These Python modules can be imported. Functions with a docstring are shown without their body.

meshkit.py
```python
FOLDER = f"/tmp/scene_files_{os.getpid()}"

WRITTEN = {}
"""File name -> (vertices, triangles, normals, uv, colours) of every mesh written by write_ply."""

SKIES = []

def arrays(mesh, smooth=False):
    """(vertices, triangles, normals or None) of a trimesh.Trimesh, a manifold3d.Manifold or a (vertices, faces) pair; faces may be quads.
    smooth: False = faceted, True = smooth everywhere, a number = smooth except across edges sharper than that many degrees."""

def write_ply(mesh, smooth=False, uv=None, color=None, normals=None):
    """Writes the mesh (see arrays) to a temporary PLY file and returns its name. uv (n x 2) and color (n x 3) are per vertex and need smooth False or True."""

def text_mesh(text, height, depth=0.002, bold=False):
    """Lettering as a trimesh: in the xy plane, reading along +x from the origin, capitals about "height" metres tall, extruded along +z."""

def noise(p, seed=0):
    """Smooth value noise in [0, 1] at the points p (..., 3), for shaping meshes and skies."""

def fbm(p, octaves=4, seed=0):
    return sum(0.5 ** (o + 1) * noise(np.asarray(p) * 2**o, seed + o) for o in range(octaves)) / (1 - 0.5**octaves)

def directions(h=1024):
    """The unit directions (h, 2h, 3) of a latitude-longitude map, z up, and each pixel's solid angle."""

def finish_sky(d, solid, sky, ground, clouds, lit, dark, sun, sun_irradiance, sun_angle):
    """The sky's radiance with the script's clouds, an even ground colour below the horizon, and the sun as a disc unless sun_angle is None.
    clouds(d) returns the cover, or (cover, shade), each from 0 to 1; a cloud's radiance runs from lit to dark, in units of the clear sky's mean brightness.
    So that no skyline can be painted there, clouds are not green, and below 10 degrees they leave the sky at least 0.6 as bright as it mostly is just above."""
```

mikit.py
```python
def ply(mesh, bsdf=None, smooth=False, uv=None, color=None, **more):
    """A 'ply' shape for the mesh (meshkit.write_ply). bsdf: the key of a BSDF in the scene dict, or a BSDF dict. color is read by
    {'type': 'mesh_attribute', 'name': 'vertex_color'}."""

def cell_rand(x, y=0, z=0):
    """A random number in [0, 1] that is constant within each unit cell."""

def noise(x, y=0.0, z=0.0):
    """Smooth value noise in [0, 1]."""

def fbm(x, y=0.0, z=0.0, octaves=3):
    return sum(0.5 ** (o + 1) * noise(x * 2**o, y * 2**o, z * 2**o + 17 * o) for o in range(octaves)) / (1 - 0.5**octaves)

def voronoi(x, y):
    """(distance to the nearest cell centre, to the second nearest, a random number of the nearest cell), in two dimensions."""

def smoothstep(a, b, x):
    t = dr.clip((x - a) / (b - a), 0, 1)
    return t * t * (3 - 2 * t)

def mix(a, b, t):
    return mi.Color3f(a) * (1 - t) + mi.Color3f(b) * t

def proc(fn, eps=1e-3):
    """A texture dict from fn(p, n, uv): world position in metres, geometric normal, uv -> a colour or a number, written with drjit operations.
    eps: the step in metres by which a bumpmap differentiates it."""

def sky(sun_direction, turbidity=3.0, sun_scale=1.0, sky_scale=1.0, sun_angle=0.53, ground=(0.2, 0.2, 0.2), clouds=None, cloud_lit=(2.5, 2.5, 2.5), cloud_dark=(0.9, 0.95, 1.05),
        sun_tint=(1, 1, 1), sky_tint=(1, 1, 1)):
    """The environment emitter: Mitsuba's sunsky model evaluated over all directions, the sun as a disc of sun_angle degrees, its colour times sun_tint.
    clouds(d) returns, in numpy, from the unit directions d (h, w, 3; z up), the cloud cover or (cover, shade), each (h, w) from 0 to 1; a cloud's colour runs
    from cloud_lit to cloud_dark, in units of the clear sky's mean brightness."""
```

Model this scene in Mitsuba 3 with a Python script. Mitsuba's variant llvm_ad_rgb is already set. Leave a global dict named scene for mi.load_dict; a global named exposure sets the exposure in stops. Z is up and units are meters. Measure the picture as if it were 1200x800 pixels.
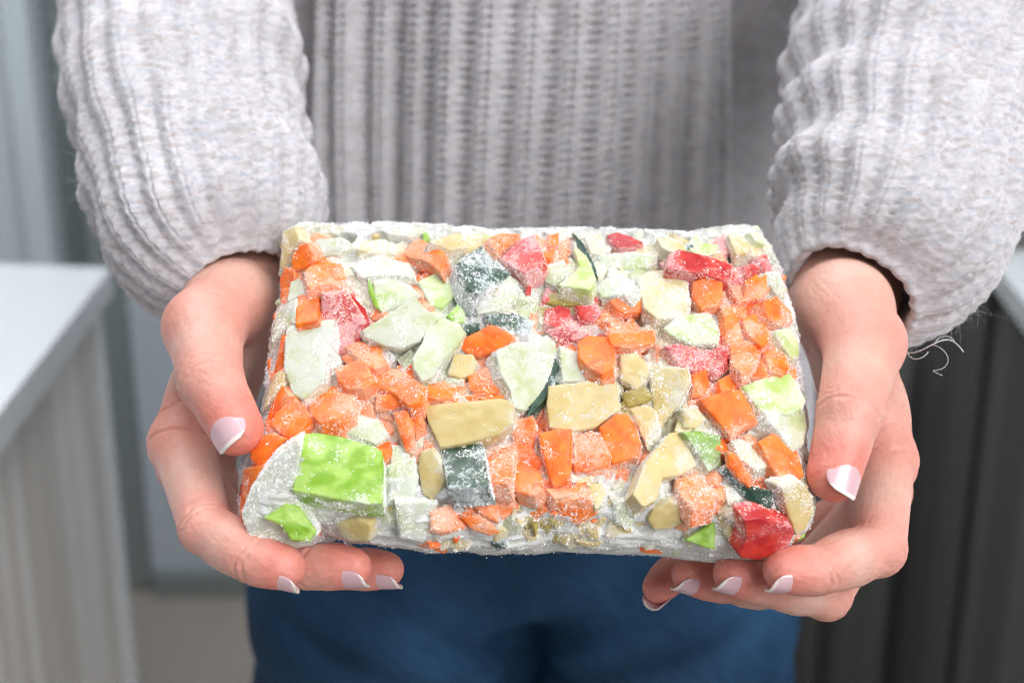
import math
import random

import drjit as dr
import mitsuba as mi
import numpy as np
import trimesh
from scipy import ndimage
from shapely.geometry import Polygon

import meshkit
import mikit
from mikit import cell_rand, fbm, mix, noise, ply, proc, smoothstep

T = mi.ScalarTransform4f
scene, labels = {}, {}
rng = np.random.default_rng(7)
random.seed(7)

# ------------------------------------------------------------------ camera, light, exposure
PITCH = math.radians(17.0)
EYE = np.array([0.0, 0.0, 1.30])
FWD = np.array([0.0, math.cos(PITCH), -math.sin(PITCH)])
UP = np.array([0.0, math.sin(PITCH), math.cos(PITCH)])
RIGHT = np.array([1.0, 0.0, 0.0])
FPX = 1452.0                                   # focal length in pixels of the 1200 px wide photograph
FOV = 2 * math.degrees(math.atan(600 / FPX))
scene['camera'] = {
    'type': 'thinlens', 'fov': FOV, 'fov_axis': 'x', 'near_clip': 0.02, 'far_clip': 60.0,
    'aperture_radius': 0.0034, 'focus_distance': 0.462,
    'to_world': T().look_at(origin=EYE.tolist(), target=(EYE + FWD).tolist(), up=[0, 0, 1]),
}
exposure = 0.05


def area_lamp(key, pos, target, sx, sy, rgb):
    scene[key] = {'type': 'rectangle',
                  'to_world': T().look_at(origin=pos, target=target, up=[0, 0.01, 1]) @ T().scale([sx / 2, sy / 2, 1]),
                  'bsdf': {'type': 'diffuse', 'reflectance': {'type': 'rgb', 'value': [0.8, 0.8, 0.8]}},
                  'emitter': {'type': 'area', 'radiance': {'type': 'rgb', 'value': rgb}}}


area_lamp('window_light', [1.05, -0.85, 2.20], [0.02, 0.5, 1.15], 1.8, 1.8, [5.5, 5.5, 5.62])
labels['window_light'] = {'label': 'bright window pane giving the daylight, behind the camera on the right', 'category': 'window'}
area_lamp('added_overhead_light', [-0.5, 0.9, 2.75], [-0.4, 1.25, 0.0], 1.6, 1.6, [3.7, 3.8, 3.95])  # added unseen panel overhead, brightens the back wall and counter
labels['added_overhead_light'] = {'label': 'added unseen overhead lamp above the left counter', 'category': 'fill_light'}
scene['room_light'] = {'type': 'constant', 'radiance': {'type': 'rgb', 'value': [0.195, 0.204, 0.218]}}


# ------------------------------------------------------------------ helpers
def at(x, y, d):
    """The point seen at pixel (x, y) of the photograph, d metres deep."""
    return EYE + d * (FWD + (x - 600) / FPX * RIGHT - (y - 400) / FPX * UP)


def cam(v):
    """Camera-frame direction (right, down, forward) -> world."""
    return v[0] * RIGHT - v[1] * UP + v[2] * FWD


def unit(v):
    v = np.asarray(v, float)
    return v / np.linalg.norm(v)


def principled(key, color, rough, spec=0.5, **more):
    tex = color if isinstance(color, dict) else {'type': 'rgb', 'value': list(color)}
    d = {'type': 'principled', 'base_color': tex, 'roughness': rough, 'specular': spec, **more}
    scene[key] = {'type': 'twosided', 'bsdf': d}


def seg_field(P, a, b, ra, rb, squash=None):
    """Distance-like field of a cone with round ends."""
    ab = b - a
    t = np.clip(((P - a) @ ab) / (ab @ ab), 0, 1)
    q = P - a - t[..., None] * ab
    if squash is not None:
        n, k = squash
        q = q + (q @ n)[..., None] * n * (k - 1)
    return np.sqrt((q * q).sum(-1)) - (ra + t * (rb - ra))


def smin(a, b, k):
    h = np.maximum(k - np.abs(a - b), 0) / k
    return np.minimum(a, b) - h * h * k * 0.25


class Field:
    def __init__(self, lo, hi, h):
        self.lo, self.h = np.asarray(lo, float), h
        n = np.ceil((np.asarray(hi) - lo) / h).astype(int) + 1
        self.n = n
        self.f = np.full(n, 0.05, np.float32)

    def box(self, a, b, pad):
        i0 = np.clip(((np.minimum(a, b) - pad - self.lo) / self.h).astype(int), 0, self.n)
        i1 = np.clip(((np.maximum(a, b) + pad - self.lo) / self.h).astype(int) + 2, 0, self.n)
        g = np.stack(np.meshgrid(*[self.lo[k] + self.h * np.arange(i0[k], i1[k]) for k in range(3)], indexing='ij'), -1)
        return tuple(slice(i0[k], i1[k]) for k in range(3)), g

    def add(self, a, b, ra, rb, k, squash=None):
        s, g = self.box(a, b, max(ra, rb) + 0.016 + 2 * k)
        if g.size:
            self.f[s] = smin(self.f[s], seg_field(g, a, b, ra, rb, squash).astype(np.float32), k)

    def add_chain(self, pts, radii, kin, kout):
        pts = [np.asarray(p) for p in pts]
        pad = max(radii) + 0.016 + 2 * kout
        s, g = self.box(np.min(pts, 0), np.max(pts, 0), pad)
        if not g.size:
            return
        c = np.full(g.shape[:3], 1.0)
        for i in range(len(pts) - 1):
            c = smin(c, seg_field(g, pts[i], pts[i + 1], radii[i], radii[i + 1]), kin)
        self.f[s] = smin(self.f[s], c.astype(np.float32), kout)

    def mesh(self):
        f, n = self.f, self.n
        ins = f < 0
        cnt = np.zeros(n - 1, np.int8)
        C = [(i, j, k) for i in (0, 1) for j in (0, 1) for k in (0, 1)]
        for i, j, k in C:
            cnt += ins[i:n[0] - 1 + i, j:n[1] - 1 + j, k:n[2] - 1 + k]
        act = np.argwhere((cnt > 0) & (cnt < 8))
        idx = np.full(n - 1, -1, np.int64)
        idx[tuple(act.T)] = np.arange(len(act))
        val = np.stack([f[act[:, 0] + i, act[:, 1] + j, act[:, 2] + k] for i, j, k in C], 1)
        pos, w = np.zeros((len(act), 3)), np.zeros(len(act))
        for p in range(8):
            for q in range(p + 1, 8):
                dlt = np.array(C[q]) - np.array(C[p])
                if np.abs(dlt).sum() != 1:
                    continue
                m = (val[:, p] < 0) != (val[:, q] < 0)
                t = val[m, p] / (val[m, p] - val[m, q])
                pos[m] += np.array(C[p]) + t[:, None] * dlt
                w[m] += 1
        V = self.lo + self.h * (act + pos / w[:, None])
        F = []
        for ax in range(3):
            a, b = [(1, 2), (2, 0), (0, 1)][ax]
            sl0, sl1 = [slice(None)] * 3, [slice(None)] * 3
            sl0[ax], sl1[ax] = slice(0, -1), slice(1, None)
            e = np.argwhere(ins[tuple(sl0)] != ins[tuple(sl1)])
            e = e[(e[:, a] > 0) & (e[:, b] > 0) & (e[:, a] < n[a] - 1) & (e[:, b] < n[b] - 1)]
            neg = ins[tuple(e.T)]
            def cell(da, db):
                c = e.copy()
                c[:, a] -= da
                c[:, b] -= db
                return idx[tuple(c.T)]
            q = np.stack([cell(1, 1), cell(0, 1), cell(0, 0), cell(1, 0)], 1)
            q[~neg] = q[~neg][:, ::-1]
            F.append(q)
        q = np.vstack(F)
        return V, np.vstack([q[:, [0, 1, 2]], q[:, [0, 2, 3]]])


def smooth_mesh(V, F, it=6, lam=0.5, mu=-0.52):
    import scipy.sparse as sp
    n = len(V)
    e = np.vstack([F[:, [0, 1]], F[:, [1, 2]], F[:, [2, 0]]])
    A = sp.coo_matrix((np.ones(len(e) * 2), (np.r_[e[:, 0], e[:, 1]], np.r_[e[:, 1], e[:, 0]])), shape=(n, n)).tocsr()
    A.data[:] = 1
    d = np.maximum(np.asarray(A.sum(1)).ravel(), 1)
    for i in range(it):
        for k in (lam, mu):
            V = V + k * (A @ V / d[:, None] - V)
    return V


def normals_of(V, F):
    n = np.zeros_like(V)
    c = np.cross(V[F[:, 1]] - V[F[:, 0]], V[F[:, 2]] - V[F[:, 0]])
    for k in range(3):
        np.add.at(n, F[:, k], c)
    return n / (np.linalg.norm(n, axis=1, keepdims=True) + 1e-20)


def grid_faces(nu, nv, wrap=False):
    """Quads as triangles of an (nv rows, nu columns) vertex grid."""
    i, j = np.meshgrid(np.arange(nv - 1), np.arange(nu if wrap else nu - 1), indexing='ij')
    j2 = (j + 1) % nu
    a, b, c, d = i * nu + j, i * nu + j2, (i + 1) * nu + j2, (i + 1) * nu + j
    return np.vstack([np.stack([a, b, c], -1).reshape(-1, 3), np.stack([a, c, d], -1).reshape(-1, 3)])


def box_mesh(lo, hi, bevel=0.0):
    lo, hi = np.asarray(lo, float), np.asarray(hi, float)
    if not bevel:
        return trimesh.creation.box(bounds=[lo, hi])
    pts = []
    for s in np.ndindex(2, 2, 2):
        s = np.array(s)
        c = np.where(s, hi, lo)
        d = np.where(s, -1, 1) * bevel
        for k in range(3):
            e = d.copy()
            e[k] = 0
            pts.append(c + e)
    return trimesh.convex.convex_hull(np.array(pts))


# ------------------------------------------------------------------ setting: floor, wall, door, counters, curtain
def floor_tex(p, n, uv):
    g = fbm(p.x * 14, p.y * 3.0, 0.3)
    return mix((0.27, 0.24, 0.205), (0.36, 0.32, 0.275), g)


principled('floor_material', proc(floor_tex), 0.45)
scene['floor'] = ply(trimesh.creation.box(bounds=[[-3, -1.5, -0.1], [3, 3.2, 0.0]]), 'floor_material')
labels['floor'] = {'label': 'blurred grey brown floor behind the legs', 'kind': 'structure', 'category': 'floor'}

principled('wall_material', proc(lambda p, n, uv: mix((0.40, 0.445, 0.485), (0.44, 0.485, 0.525), fbm(p.x * 3, p.z * 2, p.y))), 0.6)
scene['wall'] = ply(trimesh.creation.box(bounds=[[-0.772, 2.40, 0.0], [3, 2.75, 2.6]]), 'wall_material')
labels['wall'] = {'label': 'blurred blue grey wall behind the person', 'kind': 'structure', 'category': 'wall'}

# tall pale door with mouldings at the left of the back wall
principled('door_paint', proc(lambda p, n, uv: mix((0.50, 0.56, 0.59), (0.54, 0.60, 0.63), fbm(p.x * 5, p.z * 2, 1.0))), 0.4)
principled('door_shadow_paint', (0.12, 0.145, 0.15), 0.5)
principled('door_side_paint', (0.19, 0.22, 0.215), 0.5)


def part(key, mesh, m, smooth=False, **kw):
    scene[key] = ply(mesh, m, smooth, **kw)


def boxes(key, m, *bb):
    part(key, trimesh.util.concatenate([box_mesh(b[0], b[1], b[2] if len(b) > 2 else 0.004) for b in bb]), m)


boxes('tall_door__panel', 'door_paint', ([-2.2, 2.40, 0.02], [-0.96, 2.46, 2.4]))
boxes('tall_door__frame', 'door_paint', ([-0.955, 2.36, 0.0], [-0.90, 2.47, 2.45], 0.012))
boxes('tall_door__shade_strip', 'door_shadow_paint', ([-0.898, 2.44, 0.0], [-0.855, 2.50, 2.45]))  # solid dark strip, the shade between frame and jamb put in as colour
boxes('tall_door__jamb', 'door_side_paint', ([-0.853, 2.41, 0.0], [-0.775, 2.50, 2.45], 0.01))
labels['tall_door'] = {'label': 'tall pale blue grey door with upright frame, out of focus at the upper left', 'category': 'door'}


# left counter: white top, whitewashed wood side
def counter_dir(x0, y0, x1, y1, z):
    return None


def plane_hit(x, y, z):
    d = FWD + (x - 600) / FPX * RIGHT - (y - 400) / FPX * UP
    return EYE + d * ((z - EYE[2]) / d[2])


def wood_tex(p, n, uv):
    s = p.y * 0.97 - p.x * 0.2
    g = fbm(s * 26 + 2.0 * fbm(s * 8, p.z * 0.8, 5.0), p.z * 1.6, 3.0, 4)
    st = smoothstep(0.42, 0.62, fbm(s * 90, p.z * 3, 9.0))
    return mix((0.89, 0.845, 0.79), (0.62, 0.56, 0.50), smoothstep(0.35, 0.75, g) * 0.75 + st * 0.2)


principled('white_top', (0.70, 0.72, 0.73), 0.35)
principled('whitewashed_wood', proc(wood_tex), 0.55)
principled('white_edging', (0.86, 0.88, 0.90), 0.4)
TOPZ = 0.90
far = plane_hit(130, 314, TOPZ)
near = plane_hit(0, 482, TOPZ)
e = unit((near - far) * [1, 1, 0])
side = np.array([e[1], -e[0], 0.0])            # away from the aisle, towards -x
if side[0] > 0:
    side = -side
across = unit(plane_hit(0, 309, TOPZ) - far)
across[2] = 0


def prism(base, h0, h1, bevel=0.0):
    """Upright prism over the plan polygon base (x, y)."""
    poly = Polygon(np.asarray(base)[:, :2])
    m = trimesh.creation.extrude_polygon(poly, h1 - h0, engine='earcut')
    m.apply_translation([0, 0, h0])
    return m


a0, a1 = far, far + e * 1.5
part('left_counter__countertop', prism([a0, a1, a1 + side * 1.2, a0 + across * 1.2], TOPZ - 0.036, TOPZ), 'white_top')
b0, b1 = far + e * 0.035 + side * 0.02, far + e * 1.48 + side * 0.02
part('left_counter__side_panel', prism([b0 + e * 0.036, b1, b1 + side * 0.6, b0 + e * 0.036 + side * 0.6], 0.08, TOPZ - 0.0365), 'whitewashed_wood')
part('left_counter__edge_strip', prism([b0 - side * 0.006 - e * 0.01, b0 - side * 0.006 + e * 0.034, b0 + side * 0.5 + e * 0.034, b0 + side * 0.5 - e * 0.01], 0.0, TOPZ - 0.037), 'white_edging')
part('left_counter__plinth', prism([b0 + e * 0.05 + side * 0.04, b1 + side * 0.04, b1 + side * 0.6, b0 + e * 0.05 + side * 0.6], 0.0, 0.079), 'door_side_paint')
labels['left_counter'] = {'label': 'kitchen counter with white top and whitewashed wood side, out of focus at the left', 'category': 'counter'}
boxes('skirting_board', 'door_side_paint', ([-0.765, 2.378, 0.0], [2.9, 2.398, 0.06]))
labels['skirting_board'] = {'label': 'grey skirting board along the foot of the back wall', 'category': 'skirting board'}


# right counter: pale top, dark grey side
def dark_tex(p, n, uv):
    s = p.y * 0.9 + p.x * 0.4
    g = fbm(s * 16, p.z * 0.25, 7.0, 3)
    return mix((0.10, 0.10, 0.095), (0.15, 0.15, 0.143), smoothstep(0.3, 0.72, g))


principled('dark_panel', proc(dark_tex), 0.5)
principled('grey_top', (0.62, 0.66, 0.67), 0.35)
TR = 0.93
rf, rn = plane_hit(1120, 252, TR), plane_hit(1215, 372, TR)
e2 = unit((rn - rf) * [1, 1, 0])
s2 = np.array([-e2[1], e2[0], 0.0])
if s2[0] < 0:
    s2 = -s2
part('right_counter__countertop', prism([rf, rf + e2 * 1.6, rf + e2 * 1.6 + s2 * 0.9, rf + s2 * 0.9], TR - 0.03, TR), 'grey_top')
# upright boards of the dark side, each its own part
nb, bw = 9, 0.17
for i in range(nb):
    c0 = rf + e2 * (0.02 + i * bw) + s2 * 0.02
    c1 = c0 + e2 * (bw - 0.002)
    part('right_counter__board' + (f'_{i:03d}' if i else ''), prism([c0, c1, c1 + s2 * 0.03, c0 + s2 * 0.03], 0.0, TR - 0.0305), 'dark_panel')
part('right_counter__carcass', prism([rf + s2 * 0.051 + e2 * 0.03, rf + e2 * 1.5 + s2 * 0.051, rf + e2 * 1.5 + s2 * 0.8, rf + e2 * 0.03 + s2 * 0.8], 0.0, TR - 0.0305), 'dark_panel')
labels['right_counter'] = {'label': 'dark grey counter side with pale top edge, out of focus at the right', 'category': 'counter'}


def curtain_mesh(x0, x1, y, z0, z1):
    u = np.linspace(0, 1, 400)
    x = x0 + (x1 - x0) * u
    rows = []
    for z in np.linspace(z0, z1, 12):
        yy = y + 0.014 * np.sin(2 * np.pi * x / 0.11 + 0.7 * np.sin(x * 9)) + 0.005 * np.sin(2 * np.pi * x / 0.047 + 1)
        rows.append(np.stack([x, yy, np.full_like(x, z)], 1))
    V = np.vstack(rows)
    F = grid_faces(400, 12)
    back = V + [0, 0.004, 0]
    return np.vstack([V, back]), np.vstack([F, F[:, ::-1] + len(V)])


principled('dark_cloth', (0.115, 0.116, 0.11), 0.9, 0.2)
part('dark_curtain', curtain_mesh(0.20, 1.6, 1.62, 0.005, 1.0), 'dark_cloth', True)
labels['dark_curtain'] = {'label': 'dark charcoal curtain hanging behind the jeans at the lower right', 'category': 'curtain'}


# ------------------------------------------------------------------ person: hands and body
def skin_tex(p, n, uv):
    g = fbm(p.x * 90, p.y * 90, p.z * 90, 3)
    g2 = noise(p.x * 700, p.y * 700, p.z * 700)
    fine = fbm(p.x * 260, p.y * 260, p.z * 260, 2)
    base = mix((0.66, 0.405, 0.33), (0.595, 0.325, 0.25), g)
    red = mix((0.67, 0.235, 0.18), (0.60, 0.185, 0.14), fine)
    c = mix(base, red, dr.clip(uv.x + (g - 0.5) * 0.35, 0, 1))
    g3 = noise(p.x * 1500, p.y * 1500, p.z * 1500)
    return c * (0.90 + 0.10 * g2 + 0.08 * g3)


def skin_bump(p, n, uv):
    return fbm(p.x * 900, p.y * 900, p.z * 900, 2) + 0.8 * noise(p.x * 420, p.y * 420, p.z * 420)


scene['skin'] = {'type': 'twosided', 'bsdf': {'type': 'bumpmap', 'scale': 0.0003, 'bump': proc(skin_bump, 1e-4),
                 'nested': {'type': 'principled', 'base_color': proc(skin_tex), 'roughness': 0.46, 'specular': 0.45, 'sheen': 0.15}}}


def nail_tex(p, n, uv):
    tip = smoothstep(0.90, 0.93, uv.x + 0.05 * (2 * uv.y - 1) ** 2)
    lun = 1 - smoothstep(0.10, 0.24, uv.x + 0.5 * (uv.y - 0.5) ** 2)
    c = mix((0.62, 0.37, 0.395), (0.60, 0.41, 0.44), noise(p.x * 300, p.y * 300, p.z * 300))
    c = mix(c, (0.64, 0.50, 0.52), lun * 0.6)
    return mix(c, (0.72, 0.65, 0.60), tip)


scene['nail_varnish'] = {'type': 'twosided', 'bsdf': {'type': 'principled', 'base_color': proc(nail_tex), 'roughness': 0.22, 'specular': 0.5, 'clearcoat': 0.9, 'clearcoat_gloss': 0.95}}


def J(x, y, d, r):
    return at(x, y, d), r * 1e-3


HANDS = {
    'right': dict(   # the person's right hand, at the left of the picture
        elbow=J(195, -60, 0.72, 38), fore=J(250, 215, 0.585, 29), wrist=J(289, 342, 0.546, 21.5),
        thumb=[J(268, 355, 0.515, 17), J(239, 384, 0.488, 15.0), J(247, 446, 0.459, 11.8), J(277, 502, 0.449, 9.3)],
        fingers=[
            [J(214, 520, 0.500, 12.3), J(241, 618, 0.452, 9.6), J(296, 655, 0.440, 8.2), J(334, 665, 0.438, 7.1)],
            [J(220, 545, 0.532, 11.6), J(285, 645, 0.482, 9.2), J(362, 664, 0.458, 8.0), J(413, 664, 0.453, 7.0)],
            [J(232, 560, 0.562, 11), J(330, 652, 0.510, 8.8), J(405, 666, 0.480, 7.6), J(453, 667, 0.474, 6.7)],
            [J(245, 560, 0.575, 10.5), J(330, 640, 0.555, 7.8), J(380, 655, 0.530, 6.8), J(412, 658, 0.520, 6.0)],
        ],
        nails=[(0, (-0.36, 0.0, -0.93), 9.3, 18.0), (1, (-0.05, 0.92, -0.40), 7.1, 13.5), (2, (0.0, 0.84, -0.54), 7.0, 14.0), (3, (0.0, 0.88, -0.48), 6.7, 13.0)],
        web=[(232, 470, 0.512, 11)],
    ),
    'left': dict(
        elbow=J(1075, -60, 0.72, 38), fore=J(1030, 215, 0.58, 29), wrist=J(986, 345, 0.541, 22),
        thumb=[J(990, 360, 0.512, 18), J(1013, 402, 0.490, 15.0), J(996, 482, 0.456, 11.8), J(977, 556, 0.446, 9.1)],
        fingers=[
            [J(1034, 540, 0.499, 12.5), J(1028, 642, 0.452, 10.2), J(958, 668, 0.438, 8.4), J(918, 668, 0.434, 7.2)],
            [J(1031, 575, 0.524, 11.6), J(968, 697, 0.474, 9.4), J(896, 682, 0.455, 8.0), J(858, 672, 0.450, 7.0)],
            [J(1022, 590, 0.556, 11), J(925, 690, 0.505, 8.8), J(846, 682, 0.477, 7.5), J(808, 673, 0.471, 6.8)],
            [J(1010, 590, 0.572, 10.5), J(885, 655, 0.545, 8.0), J(800, 660, 0.512, 7.0), J(771, 688, 0.500, 6.3)],
        ],
        nails=[(0, (0.42, 0.0, -0.90), 9.1, 18.0), (1, (0.0, 0.84, -0.54), 7.2, 14.5), (2, (0.0, 0.82, -0.57), 7.0, 14.5), (3, (0.0, 0.86, -0.50), 6.8, 13.5), (4, (-0.25, 0.90, -0.10), 6.3, 11.0)],
        web=[(1034, 490, 0.510, 11)],
    ),
}


def build_hand(h):
    pts = [h['elbow'][0] * 0.0 + h['fore'][0], h['wrist'][0]] + [p for p, _ in h['thumb']] + [p for f in h['fingers'] for p, _ in f]
    lo, hi = np.min(pts, 0) - 0.034, np.max(pts, 0) + 0.034
    F = Field(lo, hi, 0.0009)
    w, wr = h['wrist']
    F.add(h['fore'][0], w, h['fore'][1], wr, 0.004)
    F.add(w, w, wr, wr, 0.004) if False else None
    m = [f[0] for f in h['fingers']]
    for i, (p, r) in enumerate(m):                     # palm
        F.add(w, p, wr * 0.80, r * 0.92, 0.008)
    for i in range(3):
        F.add(m[i][0], m[i + 1][0], m[i][1] * 0.95, m[i + 1][1] * 0.95, 0.006)
    th = h['thumb']
    F.add(w, th[0][0], wr * 0.9, th[0][1], 0.012)
    F.add(th[0][0], th[1][0], th[0][1], th[1][1], 0.008)
    F.add(th[0][0] * 0.4 + w * 0.6, m[0][0], 12e-3, 10.5e-3, 0.008)      # flesh between thumb and index
    for x, y, d, r in h['web']:
        F.add(th[1][0] * 0.5 + at(x, y, d) * 0.5, at(x, y, d), r * 0.9e-3, r * 0.8e-3, 0.008)
    # thumb as one chain, slightly swollen at the pulp
    F.add_chain([th[1][0], th[2][0], th[3][0]], [th[1][1], th[2][1], th[3][1]], 0.003, 0.006)
    F.add(th[2][0] * 0.45 + th[3][0] * 0.55, th[3][0], th[3][1] * 1.04, th[3][1] * 0.96, 0.003)
    for f in h['fingers']:
        F.add_chain([p for p, _ in f], [r for _, r in f], 0.0025, 0.0035)
        for k in (1, 2):                                # knuckle and pad swell
            c = f[k][0] * 0.5 + f[k + 1][0] * 0.5
            F.add(c, c + (f[k + 1][0] - c) * 0.3, (f[k][1] + f[k + 1][1]) * 0.5 * 1.04, (f[k][1] + f[k + 1][1]) * 0.5, 0.004)
    V, Fc = F.mesh()
    V = smooth_mesh(V, Fc, 8)
    N = normals_of(V, Fc)
    if np.einsum('ij,ij->', np.cross(V[Fc[:, 1]] - V[Fc[:, 0]], V[Fc[:, 2]] - V[Fc[:, 0]]), V[Fc[:, 0]] - V.mean(0)) < 0:
        Fc, N = Fc[:, ::-1], -N
    # creases and wrinkles at the joints
    disp = np.zeros(len(V))
    red = np.zeros(len(V))
    wob = (meshkit.fbm(V * 160, 3, 3) - 0.5) * 0.004

    def crease(c, ax, R, offs, depth, width, side=None):
        d = V - c
        r = np.linalg.norm(d, axis=1)
        s = d @ ax + wob
        msk = np.clip((R - r) / (0.3 * R), 0, 1)
        if side is not None:
            msk = msk * np.clip(N @ side * 1.6 + 0.1, 0, 1)
        for o in offs:
            disp[:] -= depth * msk * np.exp(-((s - o) / width) ** 2)

    for ch in [th] + h['fingers']:
        for k in range(1, len(ch) - 1):
            ax = unit(ch[k + 1][0] - ch[k - 1][0])
            offs = (-0.0042, -0.0016, 0.0008, 0.0036) if ch is th else (-0.0012, 0.0018)
            if ch is th and k == 1:
                continue
            crease(ch[k][0], ax, ch[k][1] * 1.75, offs, 0.00042 if ch is th else 0.0006, 0.0006)
        tip, r = ch[-1]
        dt = np.linalg.norm(V - tip, axis=1)
        red = np.maximum(red, 0.95 * np.clip(1.7 - dt / (r * 1.7), 0, 1))
        for k in (1, 2):
            dk = np.linalg.norm(V - ch[k][0], axis=1)
            red = np.maximum(red, 0.58 * np.clip(1.7 - dk / (ch[k][1] * 1.2), 0, 1))
    for p, r in m:                                      # palm creases at the finger roots
        red = np.maximum(red, 0.55 * np.clip(1.9 - np.linalg.norm(V - p, axis=1) / (r * 1.4), 0, 1))
    ax = unit(h['fingers'][0][1][0] - w)
    crease(m[0][0], ax, 0.022, (0.004, -0.008), 0.0008, 0.0009)
    V = V + N * disp[:, None]
    # cut open inside the sleeve
    return V, Fc, red


def nail_mesh(ch, ncam, r, length):
    a, b = ch[-2][0], ch[-1][0]
    ax = unit(b - a)
    n = cam(np.array(ncam))
    n = unit(n - (n @ ax) * ax)
    s = np.cross(ax, n)
    r *= 1e-3
    L = length * 1e-3
    nu, nv = 17, 23
    rn = r * 0.93
    s1 = r * 0.93 + 0.0008                              # free edge a little past the fingertip
    V, UV = [], []
    for i in range(nv):
        t = (i / (nv - 1)) ** 1.5
        z = s1 - L + L * t
        # outline: rounded root, nearly parallel sides, rounded free edge
        wd = max(1 - max(0, (0.42 - t) / 0.42) ** 2.3, 0.0) ** (1 / 2.3) * math.sqrt(max(1 - max(0, (t - 0.72) / 0.28) ** 2 * 0.66, 0.0)) * (1 - 0.10 * t)
        for j in range(nu):
            q = 2 * j / (nu - 1) - 1
            phi = q * wd * math.radians(64)
            drop = 0.10 * r * (max(0, t - 0.25)) ** 2 + 0.05 * r * max(0, 0.3 - t) / 0.3
            # side edges sink a little towards the free edge
            rr = rn + 0.00075 - drop
            V.append(b + ax * (z - 0.0006 * q * q * t) + n * (rr * math.cos(phi) + (r - rn)) + s * (rr * 1.0 * math.sin(phi)))
            UV.append((t, 0.5 + 0.5 * q * wd))
    V, UV = np.array(V), np.array(UV)
    F = grid_faces(nu, nv)
    N = normals_of(V, F)
    c = np.sign((N @ n).sum())
    N = N * c
    if c < 0:
        F = F[:, ::-1]
    low = V - N * 0.00055
    nn = len(V)
    ring = list(range(nu)) + [i * nu + nu - 1 for i in range(1, nv)] + [(nv - 1) * nu + j for j in range(nu - 2, -1, -1)] + [i * nu for i in range(nv - 2, 0, -1)]
    R = []
    for k in range(len(ring)):
        p, q = ring[k], ring[(k + 1) % len(ring)]
        R += [[p, q + nn, q], [p, p + nn, q + nn]] if c > 0 else [[p, q, q + nn], [p, q + nn, p + nn]]
    return np.vstack([V, low]), np.vstack([F, F[:, ::-1] + nn, np.array(R)]), np.vstack([UV, UV])


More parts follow.
